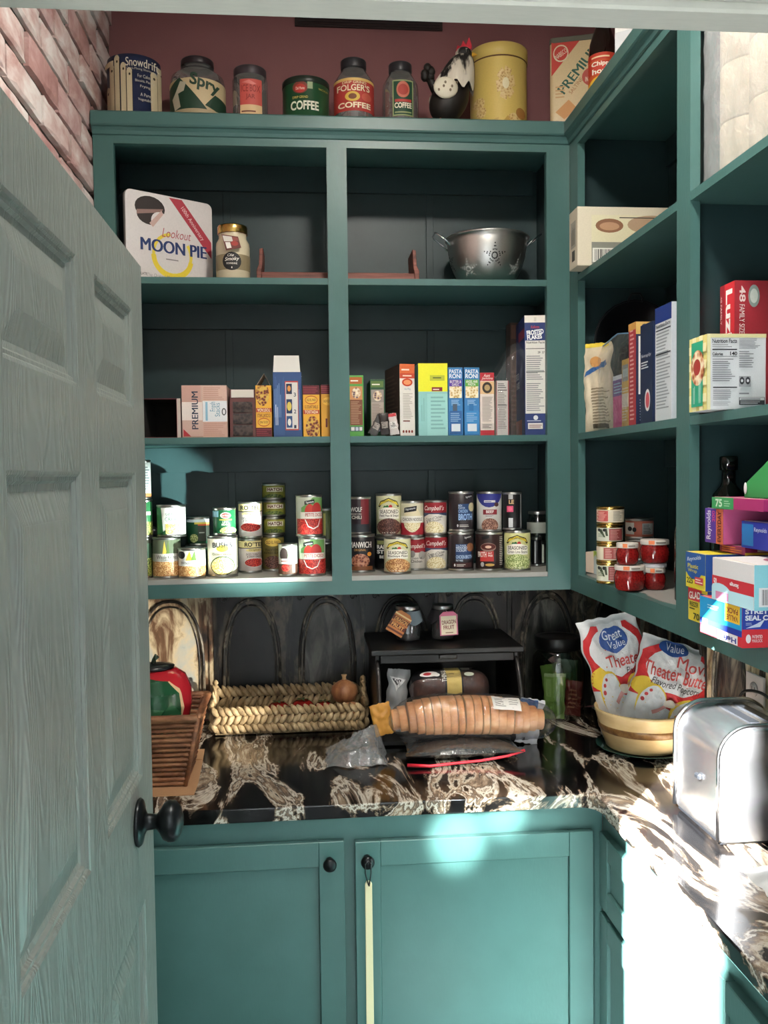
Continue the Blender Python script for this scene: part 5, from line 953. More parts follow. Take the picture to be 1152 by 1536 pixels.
# near bay
rolls = 0
PAP = noisemat('soft_white_paper', [(.3, '#d9d2c2'), (.7, '#e6e0d2')], (30, 30, 30), 5, .9, bump=.3)
rl = M(); rl.lathe([(.0205, 0), (.052, 0), (.0535, .003), (.0535, .099), (.052, .102), (.0205, .102), (.0205, 0)], PAP, 36)
proto = rl.build('paper_roll'); tg = M().lathe([(.0205, .001), (.0205, .101), (.0195, .101), (.0195, .001)], mat('#a89478'), 20).build('card_core', proto)
first = True
for k in range(3):
    for j in range(3):
        for i in range(2):
            o = proto if first else proto.copy()
            if not first:
                COL.objects.link(o); c = tg.copy(); COL.objects.link(c); c.parent = o
            first = False; o.location = (.822+i*.109, 1.588-j*.109, Z2+.003+k*.1035)
            tag(o, 'cream paper roll in the wrapped pack, %s tier, %s row, %s' % (('lowest', 'middle', 'top')[k], ('far', 'middle', 'near')[j], ('front', 'back')[i]), 'paper roll', 'paper rolls in the wrapped pack')
mb = M()
def wrapf(u, v):
    P4 = [(.7625, 1.652), (.7625, 1.305), (.998, 1.305)]; t_ = u*2; 
    if t_ < 1: x_, y_ = P4[0][0], P4[0][1]+(P4[1][1]-P4[0][1])*t_
    else: x_, y_ = P4[1][0]+(P4[2][0]-P4[1][0])*(t_-1), P4[1][1]
    bul = -.0035*abs(math.sin(PI*t_*3.2)); n_ = .0045*noise.noise(Vector((t_*9, v*8, 5)))+.002*noise.noise(Vector((t_*24, v*22, 5)))
    if t_ < 1: x_ += -max(bul+n_, -.006)*-1 if False else min(0, bul+n_)
    else: y_ += min(0, bul+n_)
    return (x_, y_, Z2+.003+.322*v)
mb.grid(wrapf, 70, 50, film('soft_roll_wrap', '#f6f2ea', .22, .18, .22, 1.0))
tag(mb.build('plastic_wrap'), 'crinkled clear wrap around the pack of paper rolls', 'wrap')
rbox('tea_bag_box', 'bright red tea bag box with white sideways lettering', .795, 1.592, 1.650, Z3+.001, .243, .20, '#b5333a', {
    'front': [R(.0, 0, .3, 1, '#9c2a34'), T('48 FAMILY', .04, .70, .14, .92, '#e9d5d2', -90), T('TEA', .14, .42, .32, .62, '#e9d5d2', -90, .02), R(.34, 0, 1, 1, '#d0333c'), T('Luzianne', .42, .12, .86, .95, '#f4eeea', -90, .03)],
    'right': [R(0, 0, 1, 1, '#a52f3a')]+US([R(0, 0, 1, 1, '#a52f3a'), T('48', .10, .84, .24, .96, '#e9d5d2', -90, .02), T('FAMILY SIZE', .10, .60, .22, .82, '#e9d5d2', -90), E(.3, .80, .56, .97, '#8d9a94'), E(.34, .83, .52, .94, '#c9d0c9'), Q([(.25, 0), (.5, .62), (.75, 0)], '#7e2c52'), T('TEA', .42, .34, .6, .58, '#e9d5d2', -90, .02), LN(.85, .1, .9, .7, '#c9726e', 1)], 0.42)})
GING = [R(0, 0, 1, 1, '#e3d789')]
for gx in range(5):
    for gy in range(9):
        if (gx+gy) % 2: GING.append(R(gx/5, gy/9, (gx+1)/5, (gy+1)/9, '#f0e9b8'))
PH = food('#8c3a28', '#c98a5a', '#efe0c0', 90)
rbox('fruit_snack_box', 'white nutrition panel carton with a yellow checked end jutting over the shelf', .700, 1.500, 1.572, Z3+.001, .131, at(1149, 560, 'y', 1.50).x-.70, '#d9dce0', {
    'front': GING+[R(.18, .06, .82, .93, '#2fa07c'), E(.16, .34, .9, .82, PH), E(.3, .48, .7, .7, '#a33a34'), LN(.6, .1, .76, .42, '#b5dccb', 3, 1), LN(.3, .1, .42, .34, '#b5dccb', 2, 1)],
    'right': [R(0, 0, .05, 1, '#e9e3ae'), R(.05, .95, 1, 1, '#ded9a4'), T('Nutrition Facts', .08, .88, .50, .935, '#3a3c44', 0, .02), LN(.08, .82, .48, .87, '#8f9196', 2), R(.08, .785, .50, .80, '#33353c'), T('Calories', .08, .715, .26, .755, '#33353c', 0, .02), T('140', .38, .715, .50, .765, '#23252c', 0, .03), R(.08, .70, .50, .705, '#33353c'), LN(.08, .37, .48, .68, '#85878e', 11), R(.09, .285, .50, .30, '#33353c'), LN(.09, .13, .48, .27, '#85878e', 6), LN(.09, .05, .48, .11, '#a9abb0', 3), LN(.53, .80, .95, .94, '#85878e', 8), LN(.53, .55, .8, .78, '#85878e', 8), R(.53, .30, .73, .44, '#9fa1a6'), E(.54, .33, .62, .43, '#33353c'), E(.56, .36, .60, .40, '#d9dce0'), E(.64, .33, .72, .43, '#33353c'), E(.66, .36, .70, .40, '#d9dce0'), R(.53, .20, .7, .22, '#85878e'), R(.53, .06, .97, .16, '#33353c'), R(.54, .12, .96, .155, '#d9dce0'), LN(.56, .125, .94, .148, '#33353c', 1), LN(.55, .07, .95, .11, '#b9bbc0', 2)]})
rbox('cookie_box', 'low red box mostly hidden under the nutrition panel carton', .775, 1.604, 1.656, Z3+.001-.0, .02, .12, '#b53a42', {}) if False else None
HEF = {'front': [R(0, .26, 1, .42, '#24389a'), R(0, .42, 1, 1, '#1d97cf'), R(.62, .55, .96, 1, '#e3b83c'), T('VALUE', .66, .60, .92, .74, '#7a2c28', 180, .02), T('PACK', .66, .78, .92, .92, '#7a2c28', 180, .02), LN(.2, .72, .52, .86, '#a8d4e6', 2), R(.08, .2, .2, .42, '#cfd4dc'), R(.46, .02, .92, .26, '#e6e2e4'), T('Hefty', .50, .05, .89, .23, '#27348c', 180, .03)],
       'right': [R(0, 0, 1, .46, '#cb2f38'), R(0, .46, 1, 1, '#26409c')]+US([R(0, 0, 1, .46, '#cb2f38'), R(0, .46, 1, 1, '#26409c'), T('STRETCH', .10, .84, 1.3, .96, '#e6e9f0', 0, .04), T('SEAL CLEAR', .10, .68, 1.5, .81, '#e6e9f0', 0, .04), LN(.12, .56, .4, .64, '#a9b4d8', 2), Q([(.12, .49), (.5, .6), (.8, .72), (.62, .52)], '#c9d4e8'), E(.12, .12, .30, .34, '#e9e4e4'), T('PATENTED', .34, .24, .7, .32, '#e9dcdc', 0, .02), T('MAXLOCK', .34, .14, .7, .22, '#e9dcdc', 0, .02)], 0.19)}
rbox('storage_bag_box', 'red and blue storage bag box at the bottom front of the stack, printed upside down', .663, 1.300, 1.445, Z4+.0005, .062, .24, '#cb2f38', HEF, dz=0)
rbox('storage_bag_box', 'white storage bag box with a red band lying on the red and blue one', .662, 1.262, 1.398, Z4+.0635, .068, .24, '#d8d6d6', {'front': [R(0, .30, 1, .58, '#c4303c'), T('50', .04, .34, .12, .52, '#eee', 0, .03), T('Storage', .45, .40, .66, .52, '#eee', 180, .03), R(.0, .0, 1, .30, '#b9e0ea'), E(-.1, -.1, .5, .42, '#b9e0ea'), R(.1, .04, .42, .22, '#d88ab0')], 'right': [R(0, 0, 1, 1, '#8fd2de')]+US([R(0, 0, 1, 1, '#8fd2de'), R(.12, .08, .6, .5, '#e9e9ec'), BARS(.2, .12, .56, .46)], 0.25), 'top': [E(.2, .2, 1, .8, '#9c5c74')]})
rbox('freezer_bag_box', 'yellow and blue freezer bag box lying at the far end of the stack', .700, 1.497, 1.575, Z4+.0005, .060, .22, '#d8c33c', {'front': [R(.0, .62, .72, .98, '#c4303c'), T('GLAD', .06, .68, .66, .9, '#efe9e0', 4, .03), T('FREEZER', .08, .44, .56, .58, '#38401c', 0, .02), LN(.08, .34, .5, .42, '#38401c', 1), T('70', .3, .06, .62, .26, '#38401c', 0, .03), R(.66, .06, .98, .90, '#2c4a9a'), LN(.74, .12, .9, .84, '#b9c4e0', 1)], 'right': [R(0, 0, .14, 1, '#2c4a9a'), R(.14, 0, .4, .8, '#b5303c'), R(.4, 0, 1, 1, '#24469c')]})
rbox('freezer_bag_box', 'blue and yellow box of 225 plastic bags resting on the yellow freezer bag box', .694, 1.492, 1.572, Z4+.062, .064, .23, '#e0cf3a', {'front': [R(0, .42, 1, 1, '#27569c'), E(-.05, .25, .9, 1.1, '#27569c'), T('Reynolds', .08, .76, .8, .90, '#d9e0ec', 8, .01, .2), T('Plastic', .12, .56, .66, .68, '#e0cf3a', 0, .02), T('Wrap', .14, .42, .6, .54, '#e0cf3a', 0, .02), T('225', .08, .12, .4, .28, '#38401c', 0, .02), R(.5, .14, .92, .34, '#c4424a'), LN(.54, .17, .9, .31, '#efd9d0', 2)], 'right': [R(0, 0, 1, 1, '#24509a'), LN(.1, .1, .8, .3, '#a9bcdc', 3)]})
rbox('foil_box', 'orange and maroon foil box under the purple parchment box', .745, 1.452, 1.545, Z4+.1275, .014, .22, '#8c2458', {'right': [R(0, 0, 1, .3, '#d8b83c'), R(.1, .4, .3, .9, '#d9c8c0')], 'front': [LN(.1, .1, .9, .9, '#d87a3c', 3)]})
rbox('foil_box', 'purple and orange everyday foil box standing behind the blue box', .730, 1.50, 1.572, Z4+.1425, .062, .16, '#5a3aa0', {'front': [R(.62, 0, 1, 1, '#c8694a'), T('Reynolds', .1, .1, .4, .95, '#e2dcf0', 90, .02), T('EVERYDAY', .7, .06, .9, .94, '#5c241c', 90, .02), T('200', .42, .62, .58, .94, '#d84a8c', 90, .02)], 'right': [R(0, 0, 1, 1, '#c05a8c')]})
rbox('parchment_box', 'bright blue parchment box with a small grey picture', .735, 1.30, 1.445, Z4+.1325+.010, .045, .22, '#2a36a0', {'front': [R(.02, .1, .28, .9, '#2a7ac0'), E(.6, .05, .98, .95, '#c43c50'), T('Reynolds', .3, .6, .58, .8, '#c9d0ec')], 'right': [R(0, .84, 1, 1, '#3fa8d0')]+US([R(0, .84, 1, 1, '#3fa8d0'), R(.24, .12, .62, .74, '#8d8c88'), R(.26, .15, .60, .71, '#a9a49c'), Q([(.3, .4), (.56, .3), (.58, .2), (.32, .24)], '#e0ded8'), LN(.66, .5, .98, .62, '#c9d0ec', 1), LN(.66, .3, .86, .42, '#c9d0ec', 1)], 0.36)})
rbox('foil_box', 'flat purple box with wavy pale lettering on the blue parchment box', .735, 1.33, 1.49, Z4+.2055, .012, .22, '#6a2c80', {'right': [LN(.1, .2, .9, .8, '#a87cc0', 2)]}) if False else None
rbox('wax_paper_box', 'magenta and green carton lying on top of the stack', .728, 1.36, 1.54, Z4+.2055, .020, .20, '#a8306c', {'front': [R(.0, 0, .45, 1, '#3f9a5c'), T('75', .08, .15, .22, .85, '#cfe6d0', 0, .03), LN(.26, .2, .4, .8, '#9fcfa8', 3)], 'right': [R(.1, .05, .9, .3, '#2c1826')]})
ob = thing('snack_box', 'torn open green and red snack box on top of the stack', 'box', (.745, 1.40, Z4+.226), -PI/2)
mb = M(); 
mb.prism([(-.055, 0), (.075, 0), (.075, .085), (.045, .075), (.01, .055), (-.02, .04), (-.055, .022)], 0, .0012, mat('#3d9a55'), 'y'); mb.prism([(-.055, 0), (.075, 0), (.075, .08), (.02, .05), (-.055, .02)], .14, .1412, mat('#8c3a2c'), 'y')
mb.prism([(0, 0), (.1412, 0), (.1412, .06), (.10, .085), (.05, .07), (0, .085)], .0738, .075, mat('#b8383c'), 'x'); mb.prism([(0, 0), (.1412, 0), (.1412, .018), (0, .022)], -.055, -.0538, mat('#3d9a55'), 'x')
mb.box(-.055, .075, 0, .1412, 0, .001, mat('#d9cfc0')); mb.add([(.0755, .02, .01), (.0755, .12, .01), (.0755, .12, .03), (.0755, .02, .03)], [(0, 1, 2, 3)], '#e0b04a'); mb.build('carton_body', ob)
mb = M(); mb.ell((-.048, -.002, .016), .005, .0012, .010, mat('#ddd')); mb.build('torn_edge', ob)
root = thing('olive_oil_bottle', 'dark green glass bottle with its neck showing above the stacked boxes', 'bottle', (.795, 1.6135, Z4+.0005))
b_ = M(); b_.lathe([(.0001, .001), (.028, .001), (.033, .008), (.033, .205), (.028, .228), (.015, .243), (.0125, .25), (.0125, .272), (.0165, .273), (.0165, .297), (.014, .299), (.0001, .299)], mat('#0f1512', .06), 36); b_.build('bottle_glass', root)
# ================================================================== on the worktop
# roll-top bread box
BW = noisemat('black_stained_wood', [(.35, '#0a0a0a'), (.7, '#171514')], (6, 60, 60), 6, .38, bump=.2)
bb = thing('bread_box', 'black wooden roll-top bread box standing open against the dark tin tiles', 'bread box', (.385, 2.40, ZC))
side = [(.262, 0), (-.050, 0), (-.062, .012), (-.062, .05), (-.052, .11), (-.030, .165), (-.004, .205), (.012, .222), (.012, .240), (.262, .240)]
for s_ in (-1, 1):
    p_ = M(); p_.prism(side, s_*.193-.006, s_*.193+.006, BW, 'x'); p_.build('side_panel', bb, bev=.0015)
    g_ = M(); g_.tube([(s_*.193, y-.004, z) for y, z in side[2:8]], .0045, mat('#3a3836', .3), 8); g_.build('edge_bead', bb)
M().box(-.187, .187, -.045, .25, .004, .014, BW).build('bottom_board', bb)
M().box(-.187, .187, .25, .262, .004, .240, BW).build('back_board', bb)
M().box(-.212, .208, -.018, .268, .2405, .256, BW).build('top_board', bb, bev=.003, seg=2)
rt = M(); rt.box(-.185, .185, .006, .020, .214, .236, BW)
for q in range(9): rt.box(-.185, .185, .024+q*.022, .044+q*.022, .226, .236, BW)
rt.build('roll_top', bb, bev=.001)
M().box(-.024, .026, -.002, .006, .224, .236, mat('#3c3a38', .35)).build('handle', bb, bev=.002)
# two small jars on it
def tagjar(px0, px1, yt, label, cloth, tagc, tagitems, lean, tx):
    a = at(px0, yt, 'y', 2.52); b2 = at(px1, yt, 'y', 2.52); x = (a.x+b2.x)/2; r = (b2.x-a.x)/2*.95; z0 = ZC+.2565; h = a.z-z0
    root = thing('tea_jar', label, 'jar', (x, 2.52, z0))
    b_ = M(); jar_body(b_, r*.95, h-.006, r*.82, .012, GLASS, 28, .008); b_.build('jar_glass', root)
    b_ = M(); b_.lathe([(.0001, .003), (r*.82, .004), (r*.9, .012), (r*.9, h*.6), (.0001, h*.62)], mat('#26201c', .8), 24); b_.build('jar_contents', root)
    lidm(M(), r*.88, h-.012, .012, mat('#a8a8a6', .3, 1)).build('jar_lid', root)
    if cloth:
        c_ = M(); c_.grid(lambda u, v: ((r*.93+r*.25*v+.003*math.sin(u*2*PI*7)*v)*math.cos(2*PI*u), (r*.93+r*.25*v+.003*math.sin(u*2*PI*7)*v)*math.sin(2*PI*u), h-.014-.032*v-.008*v*math.sin(u*2*PI*4)), 56, 6, cloth); c_.build('cloth_cover', root)
    t_ = M(); X = Matrix.Translation((tx, -r*1.28-.004, h-.016)) @ Matrix.Rotation(lean, 4, 'Y') @ Matrix.Diagonal((1.6, 1, 1.25, 1))
    t_.prism([(-.016, -.052), (.016, -.052), (.016, -.006), (.009, .002), (-.009, .002), (-.016, -.006)], -.001, .0, mat(tagc), 'y', X=X)
    decals(t_, lambda u, v, l: tuple(X @ Vector(((u-.5)*.032, -.001-l, -.052+v*.046))), .032, .046, tagitems); t_.build('hang_tag', root)
    M().tube([(tx, -r*1.28-.004, h-.020), (tx*.5, -r*1.15, h-.012), (0, -r*.95, h-.010)], .0009, '#c9c4b8', 5).build('tag_string', root)
tagjar(590, 632, 908, 'small jar with a grey cloth cap and tilted orange striped tag on the bread box', mat('#6f7a80', .8), '#b5703c', [R(0, .1, 1, .2, '#5c2c1c'), R(0, .3, 1, .52, '#5c2c1c'), R(0, .62, 1, .84, '#5c2c1c'), R(0, .92, 1, 1, '#e0c48c'), T('DRAGON', .12, .62, .92, .82, '#e0a860', 0, .02), T('FRUIT', .12, .32, .88, .5, '#e0a860', 0, .02)], math.radians(32), -.012)
tagjar(645, 683, 907, 'small glass jar with an upright cream and pink tag on the bread box', mat('#3a3438', .8), '#c86a86', [R(.07, .04, .93, .96, '#e6dcc0'), T('DRAGON', .12, .56, .90, .76, '#7c2c28', 4, .02), T('FRUIT', .2, .3, .8, .5, '#7c2c28', 2, .02), LN(.3, .1, .75, .2, '#8c6a50', 1)], math.radians(-2), .008)
# loaves and bags in front of the bread box
CRUST = noisemat('golden_bread_crust', [(.3, '#a8683c'), (.5, '#c98e5c'), (.7, '#dcb084')], (9, 22, 22), 6, .55, bump=.25, bscale=(90, 90, 90)); CRUMB = noisemat('pale_bread_crumb', [(.3, '#cfa878'), (.7, '#e6cda2')], (120, 120, 120), 4, .8, bump=.4)
DRK = noisemat('dark_bread_crust', [(.3, '#2a150f'), (.7, '#5a3426')], (24, 24, 24), 6, .5, bump=.4, bscale=(140, 140, 140))
lo = thing('bread_loaf', 'long golden sliced loaf in clear plastic lying in front of the bread box', 'bread', (.412, 2.258, ZC+.052))
NS = 19; Lf = .385
for i in range(NS):
    t0 = i/NS; xc = -Lf/2+Lf*(i+.5)/NS; e = abs(2*(i+.5)/NS-1); sc = (1-e**3.2)**.5*.98; sc = max(sc, .52); arch = .012*(1-(2*t0-1)**2)-.016*t0
    th_ = Lf/NS*(.985 if i not in (8, 11) else .80); rx_ = random.Random(i).uniform(-.03, .03)+.25*(t0-.5)
    s_ = M(); prof = []
    for q in range(26):
        an = 2*PI*q/26; y_ = .053*sc*math.copysign(abs(math.cos(an))**.8, math.cos(an)); z_ = .053*sc*math.sin(an)*(1.08 if math.sin(an) > 0 else .80); prof.append((y_, z_+.044*1.0))
    X = Matrix.Translation((xc, 0, arch+(.0 if sc > .9 else (1-sc)*.004))) @ Matrix.Rotation(rx_, 4, 'Y')
    n = len(prof); vs = []
    for (xx, k) in ((-th_/2, .975), (-th_/2+.0012, 1), (th_/2-.0012, 1), (th_/2, .975)): vs += [(xx, y*k, .044+(z-.044)*k) for y, z in prof]
    s_.add(vs, [(k*n+q, k*n+(q+1) % n, (k+1)*n+(q+1) % n, (k+1)*n+q) for k in range(3) for q in range(n)], CRUST, True, X)
    s_.add(vs[:n]+vs[3*n:], [tuple(range(n)), tuple(range(n, 2*n))], CRUMB, False, X)
    s_.build('slice', lo)
bgm = M()
def loafbag(u, v):
    x = -.205+.44*u; e = abs(2*u-1); k = max(.12, (1-e**5)**.5); t0 = min(1, max(0, (x+Lf/2)/Lf)); arch = .012*(1-(2*t0-1)**2)-.016*t0; an = 2*PI*v
    nz = .004*noise.noise(Vector((u*16, math.cos(an)*3, math.sin(an)*3)))+.002*noise.noise(Vector((u*40, math.cos(an)*7, math.sin(an)*7)))
    return (x, (.0585*k+nz)*math.cos(an), .045+arch+(.0585*k+nz)*math.sin(an)*(1.04 if math.sin(an) > 0 else .88))
bgm.grid(loafbag, 70, 30, BAG)
br = thing('bread_bag', 'clear plastic bag around the long golden loaf with a white price label', 'bag', (.412, 2.258, ZC+.052)); bgm.build('plastic_film', br)
st = M(); mpb = lambda u, v, l: tuple(Vector(loafbag(.63+.17*u, .80-.085*v if False else (.66+.10*(1-v)) ))) 
def lab(u, v, l):
    p0 = Vector(loafbag(.60+.165*u, .405-.115*v)); c_ = Vector((p0.x, 0, .045)); return tuple(p0+(p0-c_).normalized()*(.0012+l))
st.grid(lambda u, v: lab(u, v, 0), 8, 6, mat('#e2ded8')); decals(st, lab, .07, .045, [LN(.08, .2, .5, .85, '#8d8a86', 5), LN(.58, .3, .92, .8, '#a8a5a0', 3)], .01, .0004); st.build('price_label', br)
# second, dark loaf packet inside the box on another one
def packet(name, label, loc, L_, ry, rz_, skin, band, prints, rz=0):
    root = thing(name, label, 'bread', loc, rz); b_ = M()
    def f(u, v, k=1.0):
        x = -L_/2+L_*u; e = abs(2*u-1); q = max(.05, (1-e**6)**.5); an = 2*PI*v; n_ = .002*noise.noise(Vector((u*12, math.cos(an)*4, math.sin(an)*4+loc[0]*9)))
        return (x, (ry*q*k+n_)*math.copysign(abs(math.cos(an))**.7, math.cos(an)), rz_+(rz_*q*k*.99+n_*.2)*math.copysign(abs(math.sin(an))**.7, math.sin(an)))
    b_.grid(lambda u, v: f(u, v, .93), 34, 28, skin); b_.build('loaf', root)
    w_ = M(); w_.grid(lambda u, v: f(u, v, 1), 44, 30, BAG)
    def g(u, v, l): p0 = Vector(f(u, .52-.30*v)); c_ = Vector((p0.x, 0, rz_)); return tuple(p0+(p0-c_).normalized()*(l+.0008))
    w_.grid(lambda u, v: g(.42+.22*u, v, 0), 8, 14, mat('#16161a', .3)); decals(w_, g, L_, rz_*3, prints, .008, .0005)
    w_.build('wrapper', root); return root
packet('bread_packet', 'lower packet of brown bread inside the bread box', (.395, 2.44, ZC+.0145), .25, .052, .034, DRK, 0, [R(.1, .3, .5, .7, '#22243a'), R(.75, .1, .95, .6, '#3a64a0')])
packet('bread_packet', 'dark loaf packet with a tan and black band lying on top inside the bread box', (.393, 2.432, ZC+.084), .225, .052, .052, DRK, 0, [R(.0, .46, .42, 1, '#16161a'), R(.44, .05, .62, .98, '#cdb46a'), T('GOOD', .46, .3, .60, .8, '#3a2c1c', -84, .03), T('THIN-SLI', .38, .3, .44, .85, '#e0dcd4', 90, .02), E(.12, .5, .34, .78, '#e6e2dc'), E(.16, .56, .26, .72, '#b8343a'), E(.28, .5, .36, .66, '#e6e2dc'), Q([(.6, .98), (.72, .74), (.82, .98)], '#101012'), LN(.64, .8, .78, .94, '#c9c4bc', 2), E(.66, .48, .78, .66, '#b9bfae')])
mb = M(); X = Matrix.Translation((.238, 2.445, ZC+.016)) @ Matrix.Rotation(.1, 4, 'Y'); mp = pillow(mb, .062, .175, .05, mat('#9a9b9a', .35), 21, .006, 20, 28, .04, X)
decals(mb, mp, .062, .175, [Q([(.1, .9), (.8, .86), (.4, .68)], '#d6d6d4'), Q([(.2, .87), (.62, .85), (.4, .75)], '#3a3a3c')], .01)
tag(mb.build('bread_bag'), 'grey white bread bag standing upright at the left inside the bread box', 'bag')
mb = M(); X = Matrix.Translation((.205, 2.318, ZC+.045)) @ Matrix.Rotation(math.radians(-12), 4, 'Y'); pillow(mb, .055, .085, .014, mat('#cf9440', .4), 31, .004, 16, 18, .06, X)
tag(mb.build('snack_packet'), 'orange packet corner sticking up behind the left end of the golden loaf', 'packet')
mb = M(); X = Matrix.Translation((.585, 2.335, ZC+.002)) @ Matrix.Rotation(math.radians(10), 4, 'Y'); mp = pillow(mb, .065, .122, .014, mat('#d4d6d8', .5), 37, .005, 16, 18, .02, X); decals(mb, mp, .065, .122, [R(0, .5, .7, .98, '#3a5f94')], .01)
tag(mb.build('paper_napkin'), 'crumpled white and blue packet sticking up behind the right end of the golden loaf', 'packet')
mb = M()
X = Matrix.Translation((.392, 2.262, ZC+.0295)) @ Matrix.Rotation(math.radians(90), 4, 'X') @ Matrix.Translation((0, 0, -.085))
mp = pillow(mb, .30, .17, .045, film('dark_zip_film', '#5a5c5e', .10, .10, .03, .8), 41, .004, 32, 24, .03, X)
mb.ell((.392, 2.262, ZC+.026), .125, .062, .018, mat('#20242c', .5))
mb.tube([(.245, 2.176, ZC+.008), (.30, 2.168, ZC+.006), (.36, 2.172, ZC+.009), (.43, 2.176, ZC+.012), (.50, 2.180, ZC+.020), (.545, 2.188, ZC+.030)], [.0045, .004, .0035, .0035, .0035, .004], mat('#c42838', .4), 8)
tag(mb.build('zip_bag'), 'dark filled zip bag with a bright red closure under the golden loaf', 'bag')
# crumpled clear bag
mb = M()
def cr(u, v):
    x = .045+.155*u; y = 2.20+.16*v; hgt = .012+.058*math.exp(-((u-.75)**2*5+(v-.55)**2*7)); n_ = .018*noise.noise(Vector((u*4, v*4, 2)))+.010*abs(noise.noise(Vector((u*9, v*9, 4))))
    ed = min(1, min(u, 1-u, v, 1-v)*6); return (x+.02*noise.noise(Vector((v*4, 3, 1))), y+.02*noise.noise(Vector((u*4, 7, 1))), ZC+.0015+max(.0006, (hgt+n_)*ed))
mb.grid(cr, 44, 44, BAGH)
tag(mb.build('crumpled_bag'), 'crumpled empty clear bag on the granite left of the golden loaf', 'bag')
# seagrass basket with tomatoes and onion
SG = noisemat('seagrass_fibre', [(.3, '#6a573c'), (.5, '#a8906a'), (.7, '#cdb893')], (60, 60, 20), 6, .7, bump=.5, bscale=(260, 260, 60))
x0, x1, y0, y1 = -.268, .166, 2.512, 2.672
bk = thing('seagrass_basket', 'long low basket of braided seagrass against the tiles, with rope handles', 'basket', ((x0+x1)/2, (y0+y1)/2, ZC)); cx, cy = (x0+x1)/2, (y0+y1)/2
def strands(mb, P0, P1, n, rows, h, nrm):
    P0, P1 = Vector(P0), Vector(P1); d = (P1-P0); rl_ = random.Random(9)
    for r_ in range(rows):
        for i in range(n):
            for s_ in (0,):
                c_ = P0+d*((i+.5+(.5 if r_ % 2 else 0)*.6)/(n+.4))+Vector((0, 0, .014+h*(r_+.5)/rows-.004)); al = math.radians(38 if r_ % 2 else -38)+rl_.uniform(-.15, .15)
                dirv = (d.normalized()*math.sin(al)+Vector((0, 0, 1))*math.cos(al)); L2 = h/rows*.72
                pts = [c_+dirv*(L2*t_)+Vector(nrm)*(.006*(1-t_*t_)) for t_ in (-1, -.6, -.2, .2, .6, 1)]
                mb.tube(pts, [.0035, .0075, .009, .009, .0072, .003], SG, 8)
w_ = M(); w_.box(x0-cx+.008, x1-cx-.008, y0-cy+.008, y1-cy-.008, .002, .012, SG)
strands(w_, (x0-cx, y0-cy, 0), (x1-cx, y0-cy, 0), 23, 3, .072, (0, -1, 0)); strands(w_, (x0-cx, y1-cy-.004, 0), (x1-cx, y1-cy-.004, 0), 23, 3, .095, (0, -1, 0))
strands(w_, (x0-cx+.004, y0-cy, 0), (x0-cx+.004, y1-cy, 0), 8, 3, .085, (-1, 0, 0)); strands(w_, (x1-cx-.004, y0-cy, 0), (x1-cx-.004, y1-cy, 0), 8, 3, .085, (1, 0, 0)); w_.build('woven_body', bk)
for sx in (x0-cx+.003, x1-cx-.003):
    h_ = M()
    for s_ in (0, PI): h_.tube([(sx+.004*math.cos(q*.9+s_), -.045+.09*q/22+.0, .085+.050*math.sin(PI*q/22)+.004*math.sin(q*.9+s_)) for q in range(23)], .0045, SG, 8)
    h_.build('rope_handle', bk)
TOMM = mat('#7c1c18', .22)
for i, (tx, ty) in enumerate(((-.085, 2.60), (-.015, 2.605), (.048, 2.60))):
    r_ = (.034, .036, .032)[i]; t_ = thing('tomato', ('leftmost', 'middle', 'right-hand')[i]+' of three dark red tomatoes in the seagrass basket', 'tomato', (tx, ty, ZC+.013), group='tomatoes in the basket')
    b_ = M(); b_.grid(lambda u, v: ((r_*math.sin(PI*v)*(1+.04*math.cos(10*PI*u)*math.sin(PI*v)))*math.cos(2*PI*u), (r_*math.sin(PI*v)*(1+.04*math.cos(10*PI*u)))*math.sin(2*PI*u), r_*.88*(1-math.cos(PI*v))*(1-.10*(math.sin(PI*v)**2 < .12)*(v > .5))), 30, 18, TOMM); b_.build('fruit', t_)
    l_ = M()
    for q in range(5): l_.prism([(0, -.002), (.016, -.003), (.020, 0), (.016, .003), (0, .002)], 0, .001, mat('#3a4c22'), X=Matrix.Translation((0, 0, r_*1.72)) @ Matrix.Rotation(q*1.257, 4, 'Z'))
    l_.build('calyx', t_)
ONI = noisemat('onion_skin', [(.3, '#7a4a2e'), (.7, '#b07c54')], (50, 50, 6), 5, .4)
for i, (ox, oy, oz, r_, lb) in enumerate(((.122, 2.575, ZC+.013, .034, 'brown onion low in the right end of the seagrass basket'), (.108, 2.588, ZC+.062, .040, 'large brown onion with a dry neck resting on top in the seagrass basket'))):
    t_ = thing('onion', lb, 'onion', (ox, oy, oz)); b_ = M(); b_.lathe([(.0001, 0), (r_*.3, .002), (r_*.75, r_*.3), (r_, r_*.85), (r_*.9, r_*1.3), (r_*.5, r_*1.62), (r_*.16, r_*1.78)], ONI, 30); b_.build('bulb', t_)
    M().lathe([(r_*.17, r_*1.75), (r_*.13, r_*1.95), (r_*.22, r_*2.15), (r_*.03, r_*2.1)], mat('#c9a478'), 12).build('neck', t_)
